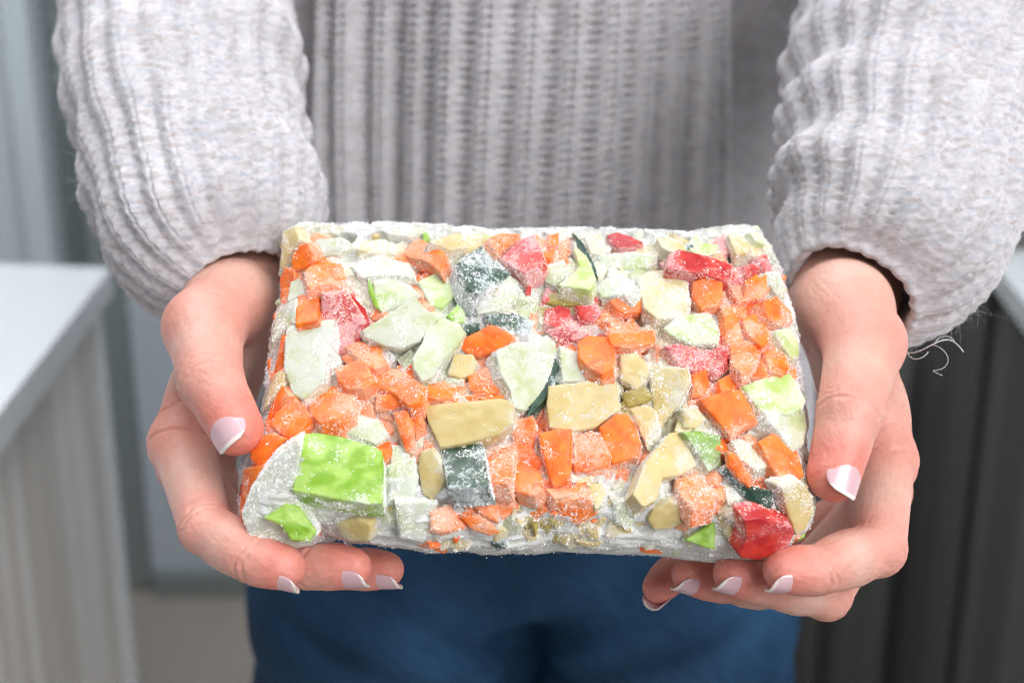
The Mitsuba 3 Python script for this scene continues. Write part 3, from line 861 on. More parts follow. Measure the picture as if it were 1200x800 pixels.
# kind, frost, lift (mm), outline in pixels of the photograph
PIECES = [
    ('potato', .40, 1.0, [(331, 272), (345, 266), (352, 282), (338, 300), (331, 315), (328, 312)]),
    ('carrot', .35, 3.0, [(342, 300), (350, 288), (360, 284), (366, 295), (366, 304), (355, 314), (344, 318), (341, 310)]),
    ('carrot', .68, 2.0, [(367, 306), (385, 298), (400, 305), (405, 325), (400, 333), (385, 331), (362, 335), (357, 318)]),
    ('carrot', .30, 1.5, [(327, 328), (333, 314), (344, 316), (345, 325), (339, 345), (334, 349), (329, 342)]),
    ('courgette', .55, 1.0, [(341, 330), (350, 325), (365, 340), (372, 345), (350, 348), (336, 352)]),
    ('carrot', .25, 3.0, [(349, 346), (374, 343), (373, 360), (373, 375), (346, 380), (347, 360)]),
    ('pepper', .10, 2.0, [(379, 332), (400, 340), (402, 346), (376, 346)]),
    ('pepper', .72, 2.2, [(378, 345), (405, 342), (425, 372), (428, 378), (415, 400), (410, 403), (398, 395), (378, 378)]),
    ('pepper', .15, 1.6, [(407, 340), (428, 362), (434, 377), (422, 400), (415, 403), (425, 378), (414, 356)]),
    ('potato', .60, 0.8, [(425, 282), (448, 280), (468, 287), (462, 296), (440, 296), (420, 292)]),
    ('courgette', .50, 1.0, [(455, 274), (465, 268), (490, 266), (500, 272), (480, 277)]),
    ('green', .30, 1.2, [(495, 274), (501, 272), (503, 281), (496, 283)]),
    ('carrot', .50, 2.4, [(480, 286), (488, 279), (505, 285), (519, 295), (520, 302), (514, 317), (508, 312), (497, 305), (480, 302), (472, 297)]),
    ('potato', .72, 1.5, [(505, 283), (530, 273), (560, 272), (578, 280), (560, 288), (530, 293)]),
    ('courgette', .50, 1.5, [(322, 372), (332, 357), (346, 350), (345, 378), (335, 385), (325, 395), (318, 402)]),
    ('carrot', .30, 1.5, [(330, 394), (336, 392), (334, 420), (328, 440), (321, 438), (325, 415)]),
    ('courgette', .42, 3.2, [(338, 382), (360, 377), (391, 375), (386, 405), (378, 445), (355, 466), (343, 460), (333, 430), (334, 400)]),
    ('carrot', .55, 2.0, [(405, 405), (420, 400), (445, 402), (448, 415), (455, 425), (440, 432), (428, 428), (415, 415)]),
    ('carrot', .18, 3.4, [(393, 432), (422, 420), (432, 430), (438, 448), (425, 456), (405, 455), (395, 445)]),
    ('carrot', .70, 2.0, [(360, 465), (385, 450), (400, 455), (415, 462), (410, 480), (395, 490), (375, 495), (365, 485)]),
    ('carrot', .62, 2.4, [(430, 440), (455, 430), (475, 437), (498, 453), (490, 470), (478, 475), (460, 460), (445, 455)]),
    ('carrot', .55, 2.0, [(440, 464), (460, 460), (470, 474), (455, 482), (440, 480)]),
    ('carrot', .20, 1.6, [(331, 452), (338, 463), (325, 482), (312, 495), (316, 478), (325, 460)]),
    ('carrot', .30, 3.2, [(322, 485), (343, 464), (352, 472), (362, 490), (355, 500), (350, 512), (345, 520), (330, 508), (318, 498)]),
    ('potato', .30, 1.2, [(325, 435), (333, 438), (330, 455), (318, 470), (309, 478), (314, 455)]),
    ('carrot', .10, 1.4, [(372, 497), (392, 490), (396, 498), (385, 505), (375, 505)]),
    ('carrot', .12, 2.4, [(301, 512), (320, 507), (335, 514), (322, 530), (311, 545), (301, 545), (294, 538), (293, 528)]),
    ('carrot', .20, 1.8, [(285, 550), (303, 546), (300, 560), (294, 580), (288, 600), (281, 598), (282, 570)]),
    ('carrot', .40, 1.0, [(281, 600), (288, 605), (294, 626), (306, 638), (296, 640), (284, 622)]),
    ('courgette', .72, 3.4, [(342, 525), (352, 520), (345, 560), (345, 580), (367, 612), (371, 626), (362, 637), (335, 642), (308, 640), (293, 628), (285, 605), (294, 580), (306, 560), (322, 540)]),
    ('green', .12, 6.2, [(310, 607), (336, 590), (350, 594), (370, 622), (362, 634), (342, 633), (330, 616)]),
    ('green', .07, 5.0, [(357, 508), (375, 508), (400, 512), (420, 518), (445, 527), (448, 545), (447, 588), (430, 589), (400, 584), (344, 573), (350, 545)]),
    ('courgette', .80, 2.0, [(345, 585), (375, 590), (400, 595), (385, 610), (362, 606)]),
    ('potato', .28, 2.0, [(393, 612), (420, 608), (433, 615), (433, 634), (410, 634), (400, 628)]),
    ('courgette', .55, 2.0, [(465, 590), (490, 588), (512, 590), (506, 618), (497, 633), (470, 630)]),
    ('courgette', .60, 1.6, [(390, 490), (420, 485), (445, 492), (455, 508), (440, 520), (415, 510), (395, 505)]),
    ('carrot', .08, 3.2, [(461, 484), (478, 481), (484, 500), (485, 517), (480, 527), (476, 528), (468, 508)]),
    ('carrot', .70, 2.2, [(481, 480), (492, 484), (498, 505), (488, 516)]),
    ('potato', .10, 4.0, [(497, 475), (530, 472), (585, 467), (598, 470), (600, 495), (585, 508), (540, 520), (517, 523), (505, 500)]),
    ('potato', .25, 1.8, [(493, 530), (505, 526), (517, 540), (523, 560), (515, 575), (505, 584), (495, 578), (490, 550)]),
    ('courgette_skin', .34, 3.0, [(518, 527), (540, 521), (565, 520), (568, 540), (572, 568), (526, 571), (522, 550)]),
    ('carrot', .72, 1.6, [(566, 520), (590, 512), (605, 515), (600, 540), (595, 565), (576, 565)]),
    ('carrot', .62, 1.6, [(600, 497), (622, 490), (628, 500), (625, 525), (630, 540), (605, 545), (600, 530)]),
    ('carrot', .30, 2.2, [(597, 545), (612, 540), (632, 552), (636, 572), (625, 580), (605, 575), (598, 560)]),
    ('carrot', .10, 4.0, [(632, 508), (650, 503), (669, 502), (668, 530), (667, 562), (648, 568), (640, 545), (634, 525)]),
    ('carrot', .74, 2.2, [(671, 512), (690, 505), (705, 508), (715, 535), (708, 545), (690, 552), (672, 550)]),
    ('carrot', .10, 4.2, [(703, 500), (722, 485), (735, 485), (745, 500), (751, 520), (745, 535), (718, 542), (710, 525)]),
    ('potato', .45, 2.2, [(737, 478), (755, 474), (767, 480), (768, 500), (757, 520), (750, 505)]),
    ('potato', .34, 3.0, [(645, 452), (690, 447), (722, 450), (725, 480), (712, 490), (698, 500), (670, 505), (645, 500), (642, 475)]),
    ('courgette', .50, 4.0, [(582, 412), (600, 403), (625, 400), (646, 402), (650, 415), (645, 440), (635, 460), (615, 480), (602, 475), (598, 455), (588, 440)]),
    ('courgette_skin', .15, 1.8, [(649, 418), (654, 430), (643, 462), (627, 480), (618, 487), (620, 476), (636, 455), (645, 435)]),
    ('carrot', .24, 3.2, [(533, 402), (575, 380), (600, 392), (602, 405), (585, 410), (560, 418), (545, 412)]),
    ('carrot', .50, 2.0, [(548, 440), (570, 430), (580, 440), (585, 458), (575, 462), (560, 462), (550, 455)]),
    ('carrot', .55, 2.0, [(500, 452), (520, 445), (535, 455), (530, 465), (515, 468), (500, 465)]),
    ('potato', .22, 1.6, [(532, 415), (555, 415), (560, 425), (555, 438), (540, 443), (525, 438)]),
    ('courgette', .28, 4.0, [(425, 387), (485, 350), (512, 375), (492, 400), (470, 408), (450, 405), (430, 395)]),
    ('courgette', .28, 3.4, [(500, 382), (520, 373), (538, 380), (545, 390), (535, 405), (520, 420), (508, 440), (495, 445), (485, 432), (484, 418), (495, 400)]),
    ('celery', .30, 2.6, [(490, 330), (515, 318), (540, 335), (530, 350), (518, 360), (505, 358)]),
    ('green', .30, 2.2, [(545, 333), (549, 350), (545, 375), (534, 380), (524, 370), (540, 352)]),
    ('celery', .55, 2.0, [(437, 330), (455, 325), (480, 335), (490, 345), (470, 358), (450, 365), (440, 360)]),
    ('green', .25, 1.6, [(431, 326), (436, 332), (440, 350), (446, 363), (438, 358), (432, 342)]),
    ('courgette_skin', .48, 3.2, [(535, 310), (548, 298), (568, 288), (585, 300), (600, 320), (580, 333), (560, 345), (548, 335)]),
    ('courgette', .78, 2.2, [(555, 348), (580, 336), (598, 323), (608, 330), (605, 350), (590, 362), (560, 368)]),
    ('courgette_skin', .58, 2.4, [(570, 368), (600, 366), (624, 375), (620, 392), (600, 390), (575, 378)]),
    ('courgette_skin', .45, 1.4, [(545, 380), (562, 377), (562, 386), (548, 391)]),
    ('carrot', .55, 2.0, [(573, 279), (585, 273), (608, 274), (610, 280), (598, 287), (585, 297), (577, 287)]),
    ('pepper', .46, 3.2, [(585, 302), (608, 282), (625, 275), (632, 288), (638, 305), (632, 312), (615, 320), (600, 312)]),
    ('carrot', .45, 1.6, [(643, 275), (655, 273), (655, 287), (643, 287)]),
    ('carrot', .10, 1.6, [(635, 295), (650, 292), (645, 302), (637, 303)]),
    ('pepper', .20, 1.2, [(618, 322), (624, 322), (622, 345), (616, 345)]),
    ('cucumber', .24, 2.2, [(669, 276), (678, 282), (690, 305), (698, 325), (692, 338), (675, 336), (655, 333), (670, 322), (678, 310), (672, 290)]),
    ('courgette_skin', .25, 1.4, [(672, 273), (683, 285), (696, 307), (701, 325), (698, 333), (690, 310), (678, 288)]),
    ('pepper', .20, 2.2, [(711, 276), (722, 272), (735, 275), (752, 283), (740, 289), (726, 292), (716, 285)]),
    ('potato', .70, 1.0, [(685, 278), (705, 274), (712, 290), (708, 300), (692, 296)]),
    ('potato', .45, 2.0, [(770, 279), (785, 277), (800, 283), (805, 297), (790, 297), (775, 289)]),
    ('pepper', .14, 5.0, [(785, 298), (795, 292), (830, 300), (858, 310), (855, 325), (848, 328), (820, 320), (783, 314)]),
    ('potato', .55, 2.4, [(748, 325), (760, 318), (792, 315), (805, 330), (808, 355), (795, 372), (770, 372), (755, 360)]),
    ('carrot', .34, 2.2, [(715, 352), (735, 345), (752, 343), (755, 355), (752, 365), (735, 368), (722, 362)]),
    ('carrot', .10, 4.0, [(812, 330), (825, 325), (846, 327), (847, 345), (840, 358), (822, 362), (812, 350)]),
    ('pepper', .50, 1.8, [(800, 318), (818, 320), (814, 335), (808, 345), (800, 330)]),
    ('cucumber', .45, 1.4, [(808, 292), (825, 284), (842, 287), (838, 297), (820, 302)]),
    ('courgette_skin', .40, 1.4, [(804, 287), (812, 286), (814, 293), (806, 293)]),
    ('potato', .35, 1.8, [(853, 275), (865, 273), (880, 288), (878, 295), (862, 297)]),
    ('celery', .50, 1.4, [(878, 272), (888, 272), (897, 287), (887, 283)]),
    ('pepper', .38, 1.8, [(870, 312), (885, 307), (890, 315), (875, 320)]),
    ('pepper', .34, 1.8, [(889, 300), (898, 298), (907, 318), (904, 325), (895, 315)]),
    ('carrot', .80, 2.2, [(855, 337), (880, 330), (900, 320), (905, 335), (890, 350), (865, 354)]),
    ('carrot', .42, 2.0, [(872, 329), (887, 321), (890, 327), (875, 335)]),
    ('courgette', .66, 2.0, [(906, 320), (914, 318), (920, 335), (920, 350), (910, 345), (904, 335)]),
    ('carrot', .55, 2.2, [(895, 352), (910, 347), (927, 364), (930, 376), (915, 380), (900, 372)]),
    ('carrot', .34, 3.0, [(870, 372), (882, 367), (892, 372), (902, 388), (903, 395), (892, 405), (882, 398), (873, 385)]),
    ('carrot', .40, 2.4, [(845, 360), (856, 358), (866, 375), (872, 395), (868, 410), (852, 405), (850, 385)]),
    ('carrot', .52, 2.6, [(855, 402), (880, 397), (890, 412), (885, 427), (870, 437), (858, 427)]),
    ('cucumber', .34, 1.8, [(908, 388), (928, 384), (936, 398), (937, 415), (930, 422), (918, 405)]),
    ('carrot', .64, 2.0, [(895, 412), (907, 405), (920, 415), (926, 428), (917, 438), (903, 435)]),
    ('carrot', .40, 2.2, [(884, 424), (890, 417), (899, 430), (901, 442), (882, 442)]),
    ('cucumber', .40, 3.2, [(872, 452), (895, 443), (925, 438), (935, 450), (944, 470), (939, 478), (925, 485), (895, 482), (880, 465)]),
    ('courgette', .55, 2.4, [(897, 484), (943, 481), (946, 500), (942, 520), (930, 528), (915, 507), (905, 497)]),
    ('carrot', .13, 4.2, [(820, 468), (845, 460), (868, 457), (880, 478), (890, 495), (870, 502), (856, 512), (840, 492)]),
    ('carrot', .28, 2.2, [(842, 445), (855, 438), (865, 448), (865, 456), (845, 460)]),
    ('pepper', .58, 2.2, [(780, 405), (795, 403), (830, 410), (855, 403), (855, 420), (840, 430), (815, 435), (795, 425)]),
    ('carrot', .28, 1.8, [(815, 437), (828, 432), (832, 450), (826, 465), (812, 465)]),
    ('pepper', .50, 2.0, [(835, 432), (852, 422), (856, 432), (841, 442)]),
    ('cucumber', .52, 3.8, [(778, 385), (795, 370), (830, 366), (842, 385), (840, 402), (810, 403), (785, 392)]),
    ('carrot', .48, 2.8, [(713, 392), (740, 388), (768, 386), (767, 402), (740, 408), (718, 405)]),
    ('carrot', .28, 3.2, [(677, 400), (690, 393), (713, 395), (720, 410), (718, 430), (705, 437), (690, 430), (678, 418)]),
    ('pepper', .50, 2.0, [(640, 362), (655, 358), (668, 362), (668, 372), (655, 385), (638, 378)]),
    ('pepper', .38, 2.4, [(675, 358), (700, 357), (704, 368), (695, 378), (680, 375)]),
    ('pepper', .68, 1.8, [(640, 387), (668, 380), (690, 390), (680, 398), (655, 402)]),
    ('potato_dark', .30, 1.0, [(635, 345), (665, 342), (684, 348), (682, 357), (662, 358), (640, 355)]),
    ('potato', .40, 2.4, [(727, 415), (745, 413), (758, 425), (762, 445), (745, 455), (728, 445)]),
    ('potato_dark', .30, 1.4, [(728, 460), (755, 452), (765, 465), (752, 472), (735, 476)]),
    ('potato', .50, 2.8, [(762, 440), (780, 430), (805, 432), (808, 450), (795, 475), (780, 490), (770, 500), (765, 470)]),
    ('potato', .62, 2.0, [(800, 480), (815, 475), (828, 492), (815, 502), (802, 500)]),
    ('potato', .24, 3.2, [(785, 508), (795, 506), (808, 525), (816, 545), (800, 555), (775, 560), (770, 585), (755, 592), (743, 578), (755, 545), (770, 525)]),
    ('potato', .22, 2.4, [(765, 597), (785, 587), (800, 592), (801, 612), (785, 620), (767, 620), (760, 610)]),
    ('carrot', .74, 2.2, [(792, 560), (815, 555), (840, 575), (835, 590), (812, 595), (798, 580)]),
    ('carrot', .05, 3.0, [(806, 565), (820, 569), (840, 584), (832, 590)]),
    ('cucumber_skin', .40, 1.8, [(800, 506), (820, 505), (845, 510), (845, 545), (830, 552), (818, 530)]),
    ('courgette_skin', .32, 2.6, [(843, 552), (852, 548), (880, 568), (903, 575), (905, 590), (897, 596), (878, 588), (860, 570)]),
    ('carrot', .30, 4.2, [(852, 528), (860, 530), (875, 550), (882, 562), (878, 570), (868, 562), (855, 545)]),
    ('carrot', .28, 3.2, [(890, 518), (910, 505), (925, 510), (937, 535), (942, 556), (933, 563), (915, 560), (903, 545)]),
    ('potato', .78, 2.0, [(857, 515), (875, 512), (888, 522), (900, 545), (886, 550), (866, 535)]),
    ('potato', .45, 2.6, [(916, 572), (938, 564), (952, 582), (953, 600), (944, 620), (934, 626), (925, 605)]),
    ('green', .10, 1.6, [(930, 630), (943, 622), (944, 629), (936, 634)]),
    ('pepper', .13, 4.4, [(872, 610), (890, 607), (928, 618), (930, 625), (924, 640), (905, 650), (890, 656), (870, 654), (866, 648), (875, 633)]),
    ('green', .15, 2.2, [(803, 632), (838, 610), (838, 643), (830, 642)]),
    ('potato', .40, 1.6, [(855, 615), (862, 625), (858, 635), (852, 625)]),
    ('potato', .34, 2.0, [(688, 567), (705, 566), (712, 576), (705, 591), (698, 597)]),
    ('potato', .40, 1.2, [(688, 622), (700, 620), (702, 632), (690, 630)]),
    ('potato', .40, 1.0, [(675, 634), (708, 634), (702, 640), (682, 640)]),
    ('potato_dark', .20, 1.2, [(621, 610), (631, 612), (628, 627)]),
    ('potato', .45, 1.2, [(606, 608), (614, 610), (612, 620), (606, 620)]),
    ('carrot', .30, 1.6, [(557, 590), (573, 586), (583, 598), (585, 612), (575, 608), (562, 600)]),
    ('carrot', .74, 1.6, [(540, 606), (560, 602), (578, 613), (586, 624), (575, 627), (555, 622)]),
    ('carrot', .40, 1.2, [(503, 636), (520, 634), (516, 642), (504, 643)]),
    ('carrot', .84, 1.6, [(505, 600), (530, 590), (550, 595), (545, 618), (520, 624), (507, 620)]),
    ('carrot', .15, 1.4, [(530, 630), (538, 631), (534, 638)]),
    ('courgette_skin', .50, 1.2, [(577, 638), (592, 632), (595, 642), (582, 645)]),
    ('carrot', .84, 1.6, [(650, 588), (690, 582), (700, 602), (680, 615), (655, 607)]),
    ('courgette', .70, 1.6, [(720, 590), (742, 585), (750, 605), (735, 620), (722, 612)]),
    ('courgette', .72, 1.6, [(695, 330), (730, 322), (745, 335), (735, 345), (705, 348)]),
    ('celery', .72, 1.6, [(700, 300), (740, 295), (765, 300), (760, 314), (725, 318), (705, 315)]),
    ('courgette', .75, 1.6, [(640, 310), (660, 305), (664, 325), (650, 335), (638, 330)]),
    ('carrot', .60, 1.6, [(560, 465), (590, 462), (596, 466), (570, 470)]),
    ('courgette', .66, 1.8, [(656, 405), (676, 412), (685, 435), (720, 442), (700, 447), (660, 446)]),
    ('courgette', .78, 1.4, [(455, 545), (485, 535), (490, 560), (485, 585), (455, 585)]),
    ('potato', .78, 1.4, [(525, 580), (575, 575), (600, 580), (590, 588), (545, 590)]),
    ('carrot', .78, 1.4, [(640, 572), (670, 568), (688, 562), (686, 578), (650, 584)]),
    ('potato', .70, 1.6, [(860, 590), (875, 596), (868, 612), (850, 605), (842, 592)]),
    ('courgette', .70, 1.4, [(355, 300), (372, 280), (400, 278), (415, 290), (398, 300), (372, 300)]),
    ('courgette', .72, 1.4, [(410, 310), (440, 300), (478, 308), (485, 325), (450, 322), (425, 325)]),
    ('potato', .66, 1.4, [(535, 290), (560, 284), (566, 287), (545, 298)]),
]
FLAT = {'courgette_skin', 'cucumber_skin'}
KIND_NAME = {'carrot': 'carrot_cube', 'pepper': 'red_pepper_piece', 'green': 'green_pepper_piece', 'potato': 'potato_cube', 'potato_dark': 'potato_cube', 'courgette': 'courgette_cube', 'celery': 'celery_piece',
             'cucumber': 'cucumber_cube', 'courgette_skin': 'courgette_skin_piece', 'cucumber_skin': 'cucumber_skin_piece'}
KIND_COL = {   # core colours
    'carrot': ((0.86, 0.185, 0.012), (0.76, 0.12, 0.010)), 'pepper': ((0.40, 0.012, 0.015), (0.54, 0.035, 0.022)), 'green': ((0.18, 0.37, 0.008), (0.34, 0.52, 0.09)),
    'potato': ((0.57, 0.46, 0.21), (0.53, 0.40, 0.15)), 'potato_dark': ((0.27, 0.20, 0.035), (0.34, 0.26, 0.06)), 'courgette': ((0.51, 0.515, 0.395), (0.41, 0.455, 0.23)),
    'celery': ((0.42, 0.54, 0.18), (0.58, 0.63, 0.42)), 'cucumber': ((0.54, 0.57, 0.34), (0.38, 0.49, 0.13)), 'courgette_skin': ((0.009, 0.036, 0.021), (0.022, 0.066, 0.027)),
    'cucumber_skin': ((0.15, 0.28, 0.03), (0.22, 0.37, 0.06)),
}
FROST_COL = {'carrot': (0.73, 0.335, 0.195), 'pepper': (0.66, 0.34, 0.34), 'potato': (0.54, 0.51, 0.39), 'potato_dark': (0.52, 0.47, 0.33), 'courgette': (0.51, 0.53, 0.455), 'celery': (0.56, 0.60, 0.46),
             'cucumber': (0.56, 0.60, 0.46), 'courgette_skin': (0.45, 0.50, 0.50), 'cucumber_skin': (0.48, 0.54, 0.42), 'green': (0.55, 0.62, 0.44)}


def veg_texture(kind):
    c0, c1 = KIND_COL[kind]
    fr = FROST_COL.get(kind, (0.62, 0.64, 0.52))

    def fn(p, n, uv):
        low = fbm(p.x * 115, p.y * 115, p.z * 115, 2)
        mid = noise(p.x * 950, p.y * 950, p.z * 950)
        fine = noise(p.x * 2100, p.y * 2100, p.z * 2100)
        core = mix(c0, c1, smoothstep(0.3, 0.7, fbm(p.x * 220, p.y * 220, p.z * 220 + uv.y * 9, 2)))
        cover = dr.clip((uv.x - 0.10) * 0.95 + (low - 0.5) * 1.9, 0, 1)
        m = smoothstep(-0.11, 0.11, 0.55 * fine + 0.45 * mid - (0.86 - 0.68 * cover))
        return mix(core, fr, dr.clip(m * 0.74 + cover * 0.24, 0, 0.94))
    return fn


for kind in KIND_COL:
    scene['veg_' + kind] = {'type': 'twosided', 'bsdf': {'type': 'principled', 'base_color': proc(veg_texture(kind)), 'roughness': 0.42, 'specular': 0.5, 'sheen': 0.6}}

HMAX = np.full((gh, gw), -1.0)
FROST = np.full((gh, gw), 0.9)
STAIN = np.zeros((gh, gw))
YELLOW = np.zeros((gh, gw))
counter, PIECE_KEYS = {}, {}
top_points, top_normals, top_frost = [], [], []
def build_piece(pi, kind, frost, lift, pts, tilt=0.17):
    pts = np.array(pts, float)
    c0 = pts.mean(0)
    q0, n0 = hit(*c0)
    r1 = np.random.default_rng(100 + pi)
    n0 = unit(n0 + np.array([r1.normal() * tilt, r1.normal() * tilt, 0]))
    vdir = np.array([ray(*c0) @ BU, ray(*c0) @ BV, ray(*c0) @ BN])
    while -(vdir @ n0) < 0.45:
        n0 = unit(n0 - vdir * 0.1)
    if frost < 0.12 or kind in ('green',):
        n0 = unit(n0 * 0.6 - vdir * 0.15 + np.array([0, 0, 0.4]))
    o0 = q0 + n0 * lift * mm
    eye = to_block(EYE)
    loc = []
    for x, y in pts:
        r = ray(x, y)
        r = np.array([r @ BU, r @ BV, r @ BN])
        t = ((o0 - eye) @ n0) / (r @ n0)
        loc.append(eye + t * r)
    loc = np.array(loc)
    e1 = unit(np.cross([0, 1, 0], n0))
    e2_ = np.cross(n0, e1)
    P2 = np.stack([(loc - o0) @ e1, (loc - o0) @ e2_], 1)
    poly = Polygon(P2)
    if not poly.is_valid:
        poly = poly.buffer(0)
    wd = math.sqrt(poly.area)
    # outline resampled, its corners kept
    nseg = 56
    ring = np.array([poly.exterior.interpolate(k / nseg, normalized=True).coords[0] for k in range(nseg)])
    for cx_ in np.array(poly.exterior.coords)[:-1]:
        k = np.argmin(((ring - cx_) ** 2).sum(1))
        ring[k] = cx_ * 0.85 + ring[k] * 0.15
    ring += (meshkit.noise(np.c_[ring * 1100, np.full(nseg, pi)], 3)[:, None] - 0.5) * 0.0003
    cen = np.array(poly.representative_point().coords[0]) if not poly.contains(poly.centroid) else np.array(poly.centroid.coords[0])
    bev = min(0.0008, 0.07 * wd)
    depth = min(0.010, 0.3 * wd + 0.004)
    rows, fr = [], []
    inset = lambda s: cen + (ring - cen) * (1 - s / (np.linalg.norm(ring - cen, axis=1, keepdims=True) + 1e-9))
    for s, z, f in [(-0.0003, -depth, .5), (-0.0004, -depth * 0.5, .45), (0.0, -bev * 2.0, .38), (0.02 * bev, -bev, .30), (0.3 * bev, -0.3 * bev, .22), (bev, 0.0, .12)]:
        rows.append(np.c_[inset(s), np.full(nseg, z)])
        fr.append(np.full(nseg, frost + f * (0.5 if frost > .5 else 1)))
    r_in = inset(bev)
    for k, s in enumerate((0.82, 0.62, 0.4, 0.2)):
        rr = cen + (r_in - cen) * s
        dome = 0.00035 * (1 - s * s)
        bump = (meshkit.fbm(np.c_[rr * 420, np.full(nseg, pi * 3.1)], 3, 5) - 0.5) * 0.0007
        rows.append(np.c_[rr, dome + bump])
        fr.append(np.full(nseg, frost))
    L = np.vstack(rows + [np.r_[cen, 0.0004][None]])
    fr = np.r_[np.concatenate(fr), frost]
    nr_ = len(rows)
    F = grid_faces(nseg, nr_, True)
    i = np.arange(nseg)
    F = np.vstack([F, np.stack([(nr_ - 1) * nseg + i, (nr_ - 1) * nseg + (i + 1) % nseg, np.full(nseg, len(L) - 1)], 1)])
    B3 = o0 + L[:, :1] * e1 + L[:, 1:2] * e2_ + L[:, 2:3] * n0
    if np.cross(B3[F[-1, 1]] - B3[F[-1, 0]], B3[F[-1, 2]] - B3[F[-1, 0]]) @ n0 < 0:
        F = F[:, ::-1]
    W = from_block(B3)
    nm = KIND_NAME[kind]
    c = counter.get(nm, 0)
    counter[nm] = c + 1
    scene['frozen_vegetable_block__' + nm + (f'_{c:03d}' if c else '')] = ply((W, F), 'veg_' + kind, True, uv=np.c_[np.clip(fr, 0, 1.2), np.full(len(fr), r1.random())])
    PIECE_KEYS[pi] = 'frozen_vegetable_block__' + nm + (f'_{c:03d}' if c else '')
    # top points for the frost
    tri = trimesh.Trimesh(B3, F, process=False)
    nsmp = int(max(200, poly.area / (0.00022 ** 2)))
    sp, fi = trimesh.sample.sample_surface(tri, nsmp, seed=pi)
    keep = tri.face_normals[fi] @ n0 > -0.2
    sp, sn = sp[keep], tri.face_normals[fi][keep]
    rim = np.clip(-((sp - o0) @ n0) / (2 * bev), 0, 1)
    top_points.append(sp)
    top_normals.append(sn)
    top_frost.append(np.c_[np.full(len(sp), frost), rim, np.full(len(sp), 1.0 if kind in ('carrot', 'pepper') else 0.0)])
    iu = np.clip(((sp[:, 0] - GU0) / GH).round().astype(int), 0, gw - 1)
    iv = np.clip(((sp[:, 1] - GV0) / GH).round().astype(int), 0, gh - 1)
    up_ = sn @ n0 > 0.5
    m = np.full((gh, gw), -1.0)
    np.maximum.at(m, (iv[up_], iu[up_]), sp[up_, 2])
    m = ndimage.grey_closing(m, 3)
    better = m > HMAX
    HMAX[better] = m[better]
    FROST[better] = frost
    STAIN[better] = {'carrot': 1.0, 'pepper': 0.8}.get(kind, 0.0)
    YELLOW[better] = 1.0 if kind in ('potato', 'potato_dark', 'celery', 'cucumber') else 0.0


for pi, (kind, frost, lift, pts) in enumerate(PIECES):
    c = np.mean(pts, 0)
    build_piece(pi, kind, max(frost * (0.86 if kind == 'carrot' else 1.0), 0.17), lift * 1.6, [tuple(c + (np.array(p) - c) * 1.04) for p in pts], 0.14 + 0.18 * frost)
for pi, (kind, frost, lift, pts) in enumerate(PIECES):
    said = {(357, 508): 'large bright green pepper square at the lower left of the block', (785, 298): 'bright red pepper bar near the top right of the block',
            (872, 610): 'dark red pepper chunk at the lower right corner above the forefinger', (518, 527): 'frosted dark green courgette skin square below the yellow potato bar',
            (497, 475): 'long clear yellow potato bar in the middle of the block'}.get(tuple(pts[0]))
    if said:
        labels[PIECE_KEYS[pi]] = {'label': said}
# the next layer down, seen in the gaps
cents = np.array([np.mean(p[3], 0) for p in PIECES])
r2 = np.random.default_rng(5)
fill = []
shape_px = Polygon(OUT).buffer(-7)
from shapely.geometry import Point
for y in np.arange(270, 655, 19):
    for x in np.arange(278, 960, 22):
        fx, fy = x + r2.normal() * 5 + (12 if int(y / 21) % 2 else 0), y + r2.normal() * 4
        if not shape_px.contains(Point(fx, fy)):
            continue
        q, _ = hit(fx, fy)
        iu, iv = int((q[0] - GU0) / GH), int((q[1] - GV0) / GH)
        w = HMAX[max(iv - 5, 0):iv + 6, max(iu - 5, 0):iu + 6]
        if (w > -0.5).mean() > 0.72:
            continue
        near = np.argsort(((cents - [fx, fy]) ** 2).sum(1))[:3]
        kind = PIECES[near[r2.integers(0, 3)]][0]
        if kind in ('green', 'courgette_skin', 'cucumber_skin', 'celery', 'cucumber'):
            kind = 'courgette' if r2.random() < 0.6 else 'carrot'
        if fy > 600 and kind == 'carrot' and r2.random() < 0.6:
            kind = 'potato'
        a0 = r2.uniform(0, 6.28)
        rad = r2.uniform(12, 17)
        n = r2.integers(4, 6)
        pts = [(fx + rad * r2.uniform(0.8, 1.15) * math.cos(a0 + 6.283 * k / n), fy + rad * r2.uniform(0.8, 1.15) * math.sin(a0 + 6.283 * k / n)) for k in range(n)]
        fill.append((kind, r2.uniform(0.5, 0.85), r2.uniform(-0.9, 0.7), pts))
for k, f in enumerate(fill):
    build_piece(1000 + k, f[0], f[1], f[2], f[3], 0.25)
print('fill', len(fill))
from shapely.geometry import Point
# the frozen mass inside
core = outline.buffer(-0.011).simplify(0.001)
cm = trimesh.creation.extrude_polygon(core, 2 * BR - 0.021, engine='earcut')
cm.apply_translation([0, 0, -2 * BR + 0.0105])
scene['frozen_vegetable_block__inner_ice'] = ply((from_block(np.array(cm.vertices)), np.array(cm.faces)), 'inner_ice', False)
principled('inner_ice', proc(lambda p, n, uv: mix((0.66, 0.66, 0.60), (0.60, 0.52, 0.32), smoothstep(0.45, 0.65, fbm(p.x * 90, p.y * 90, p.z * 90, 2)))), 0.6)
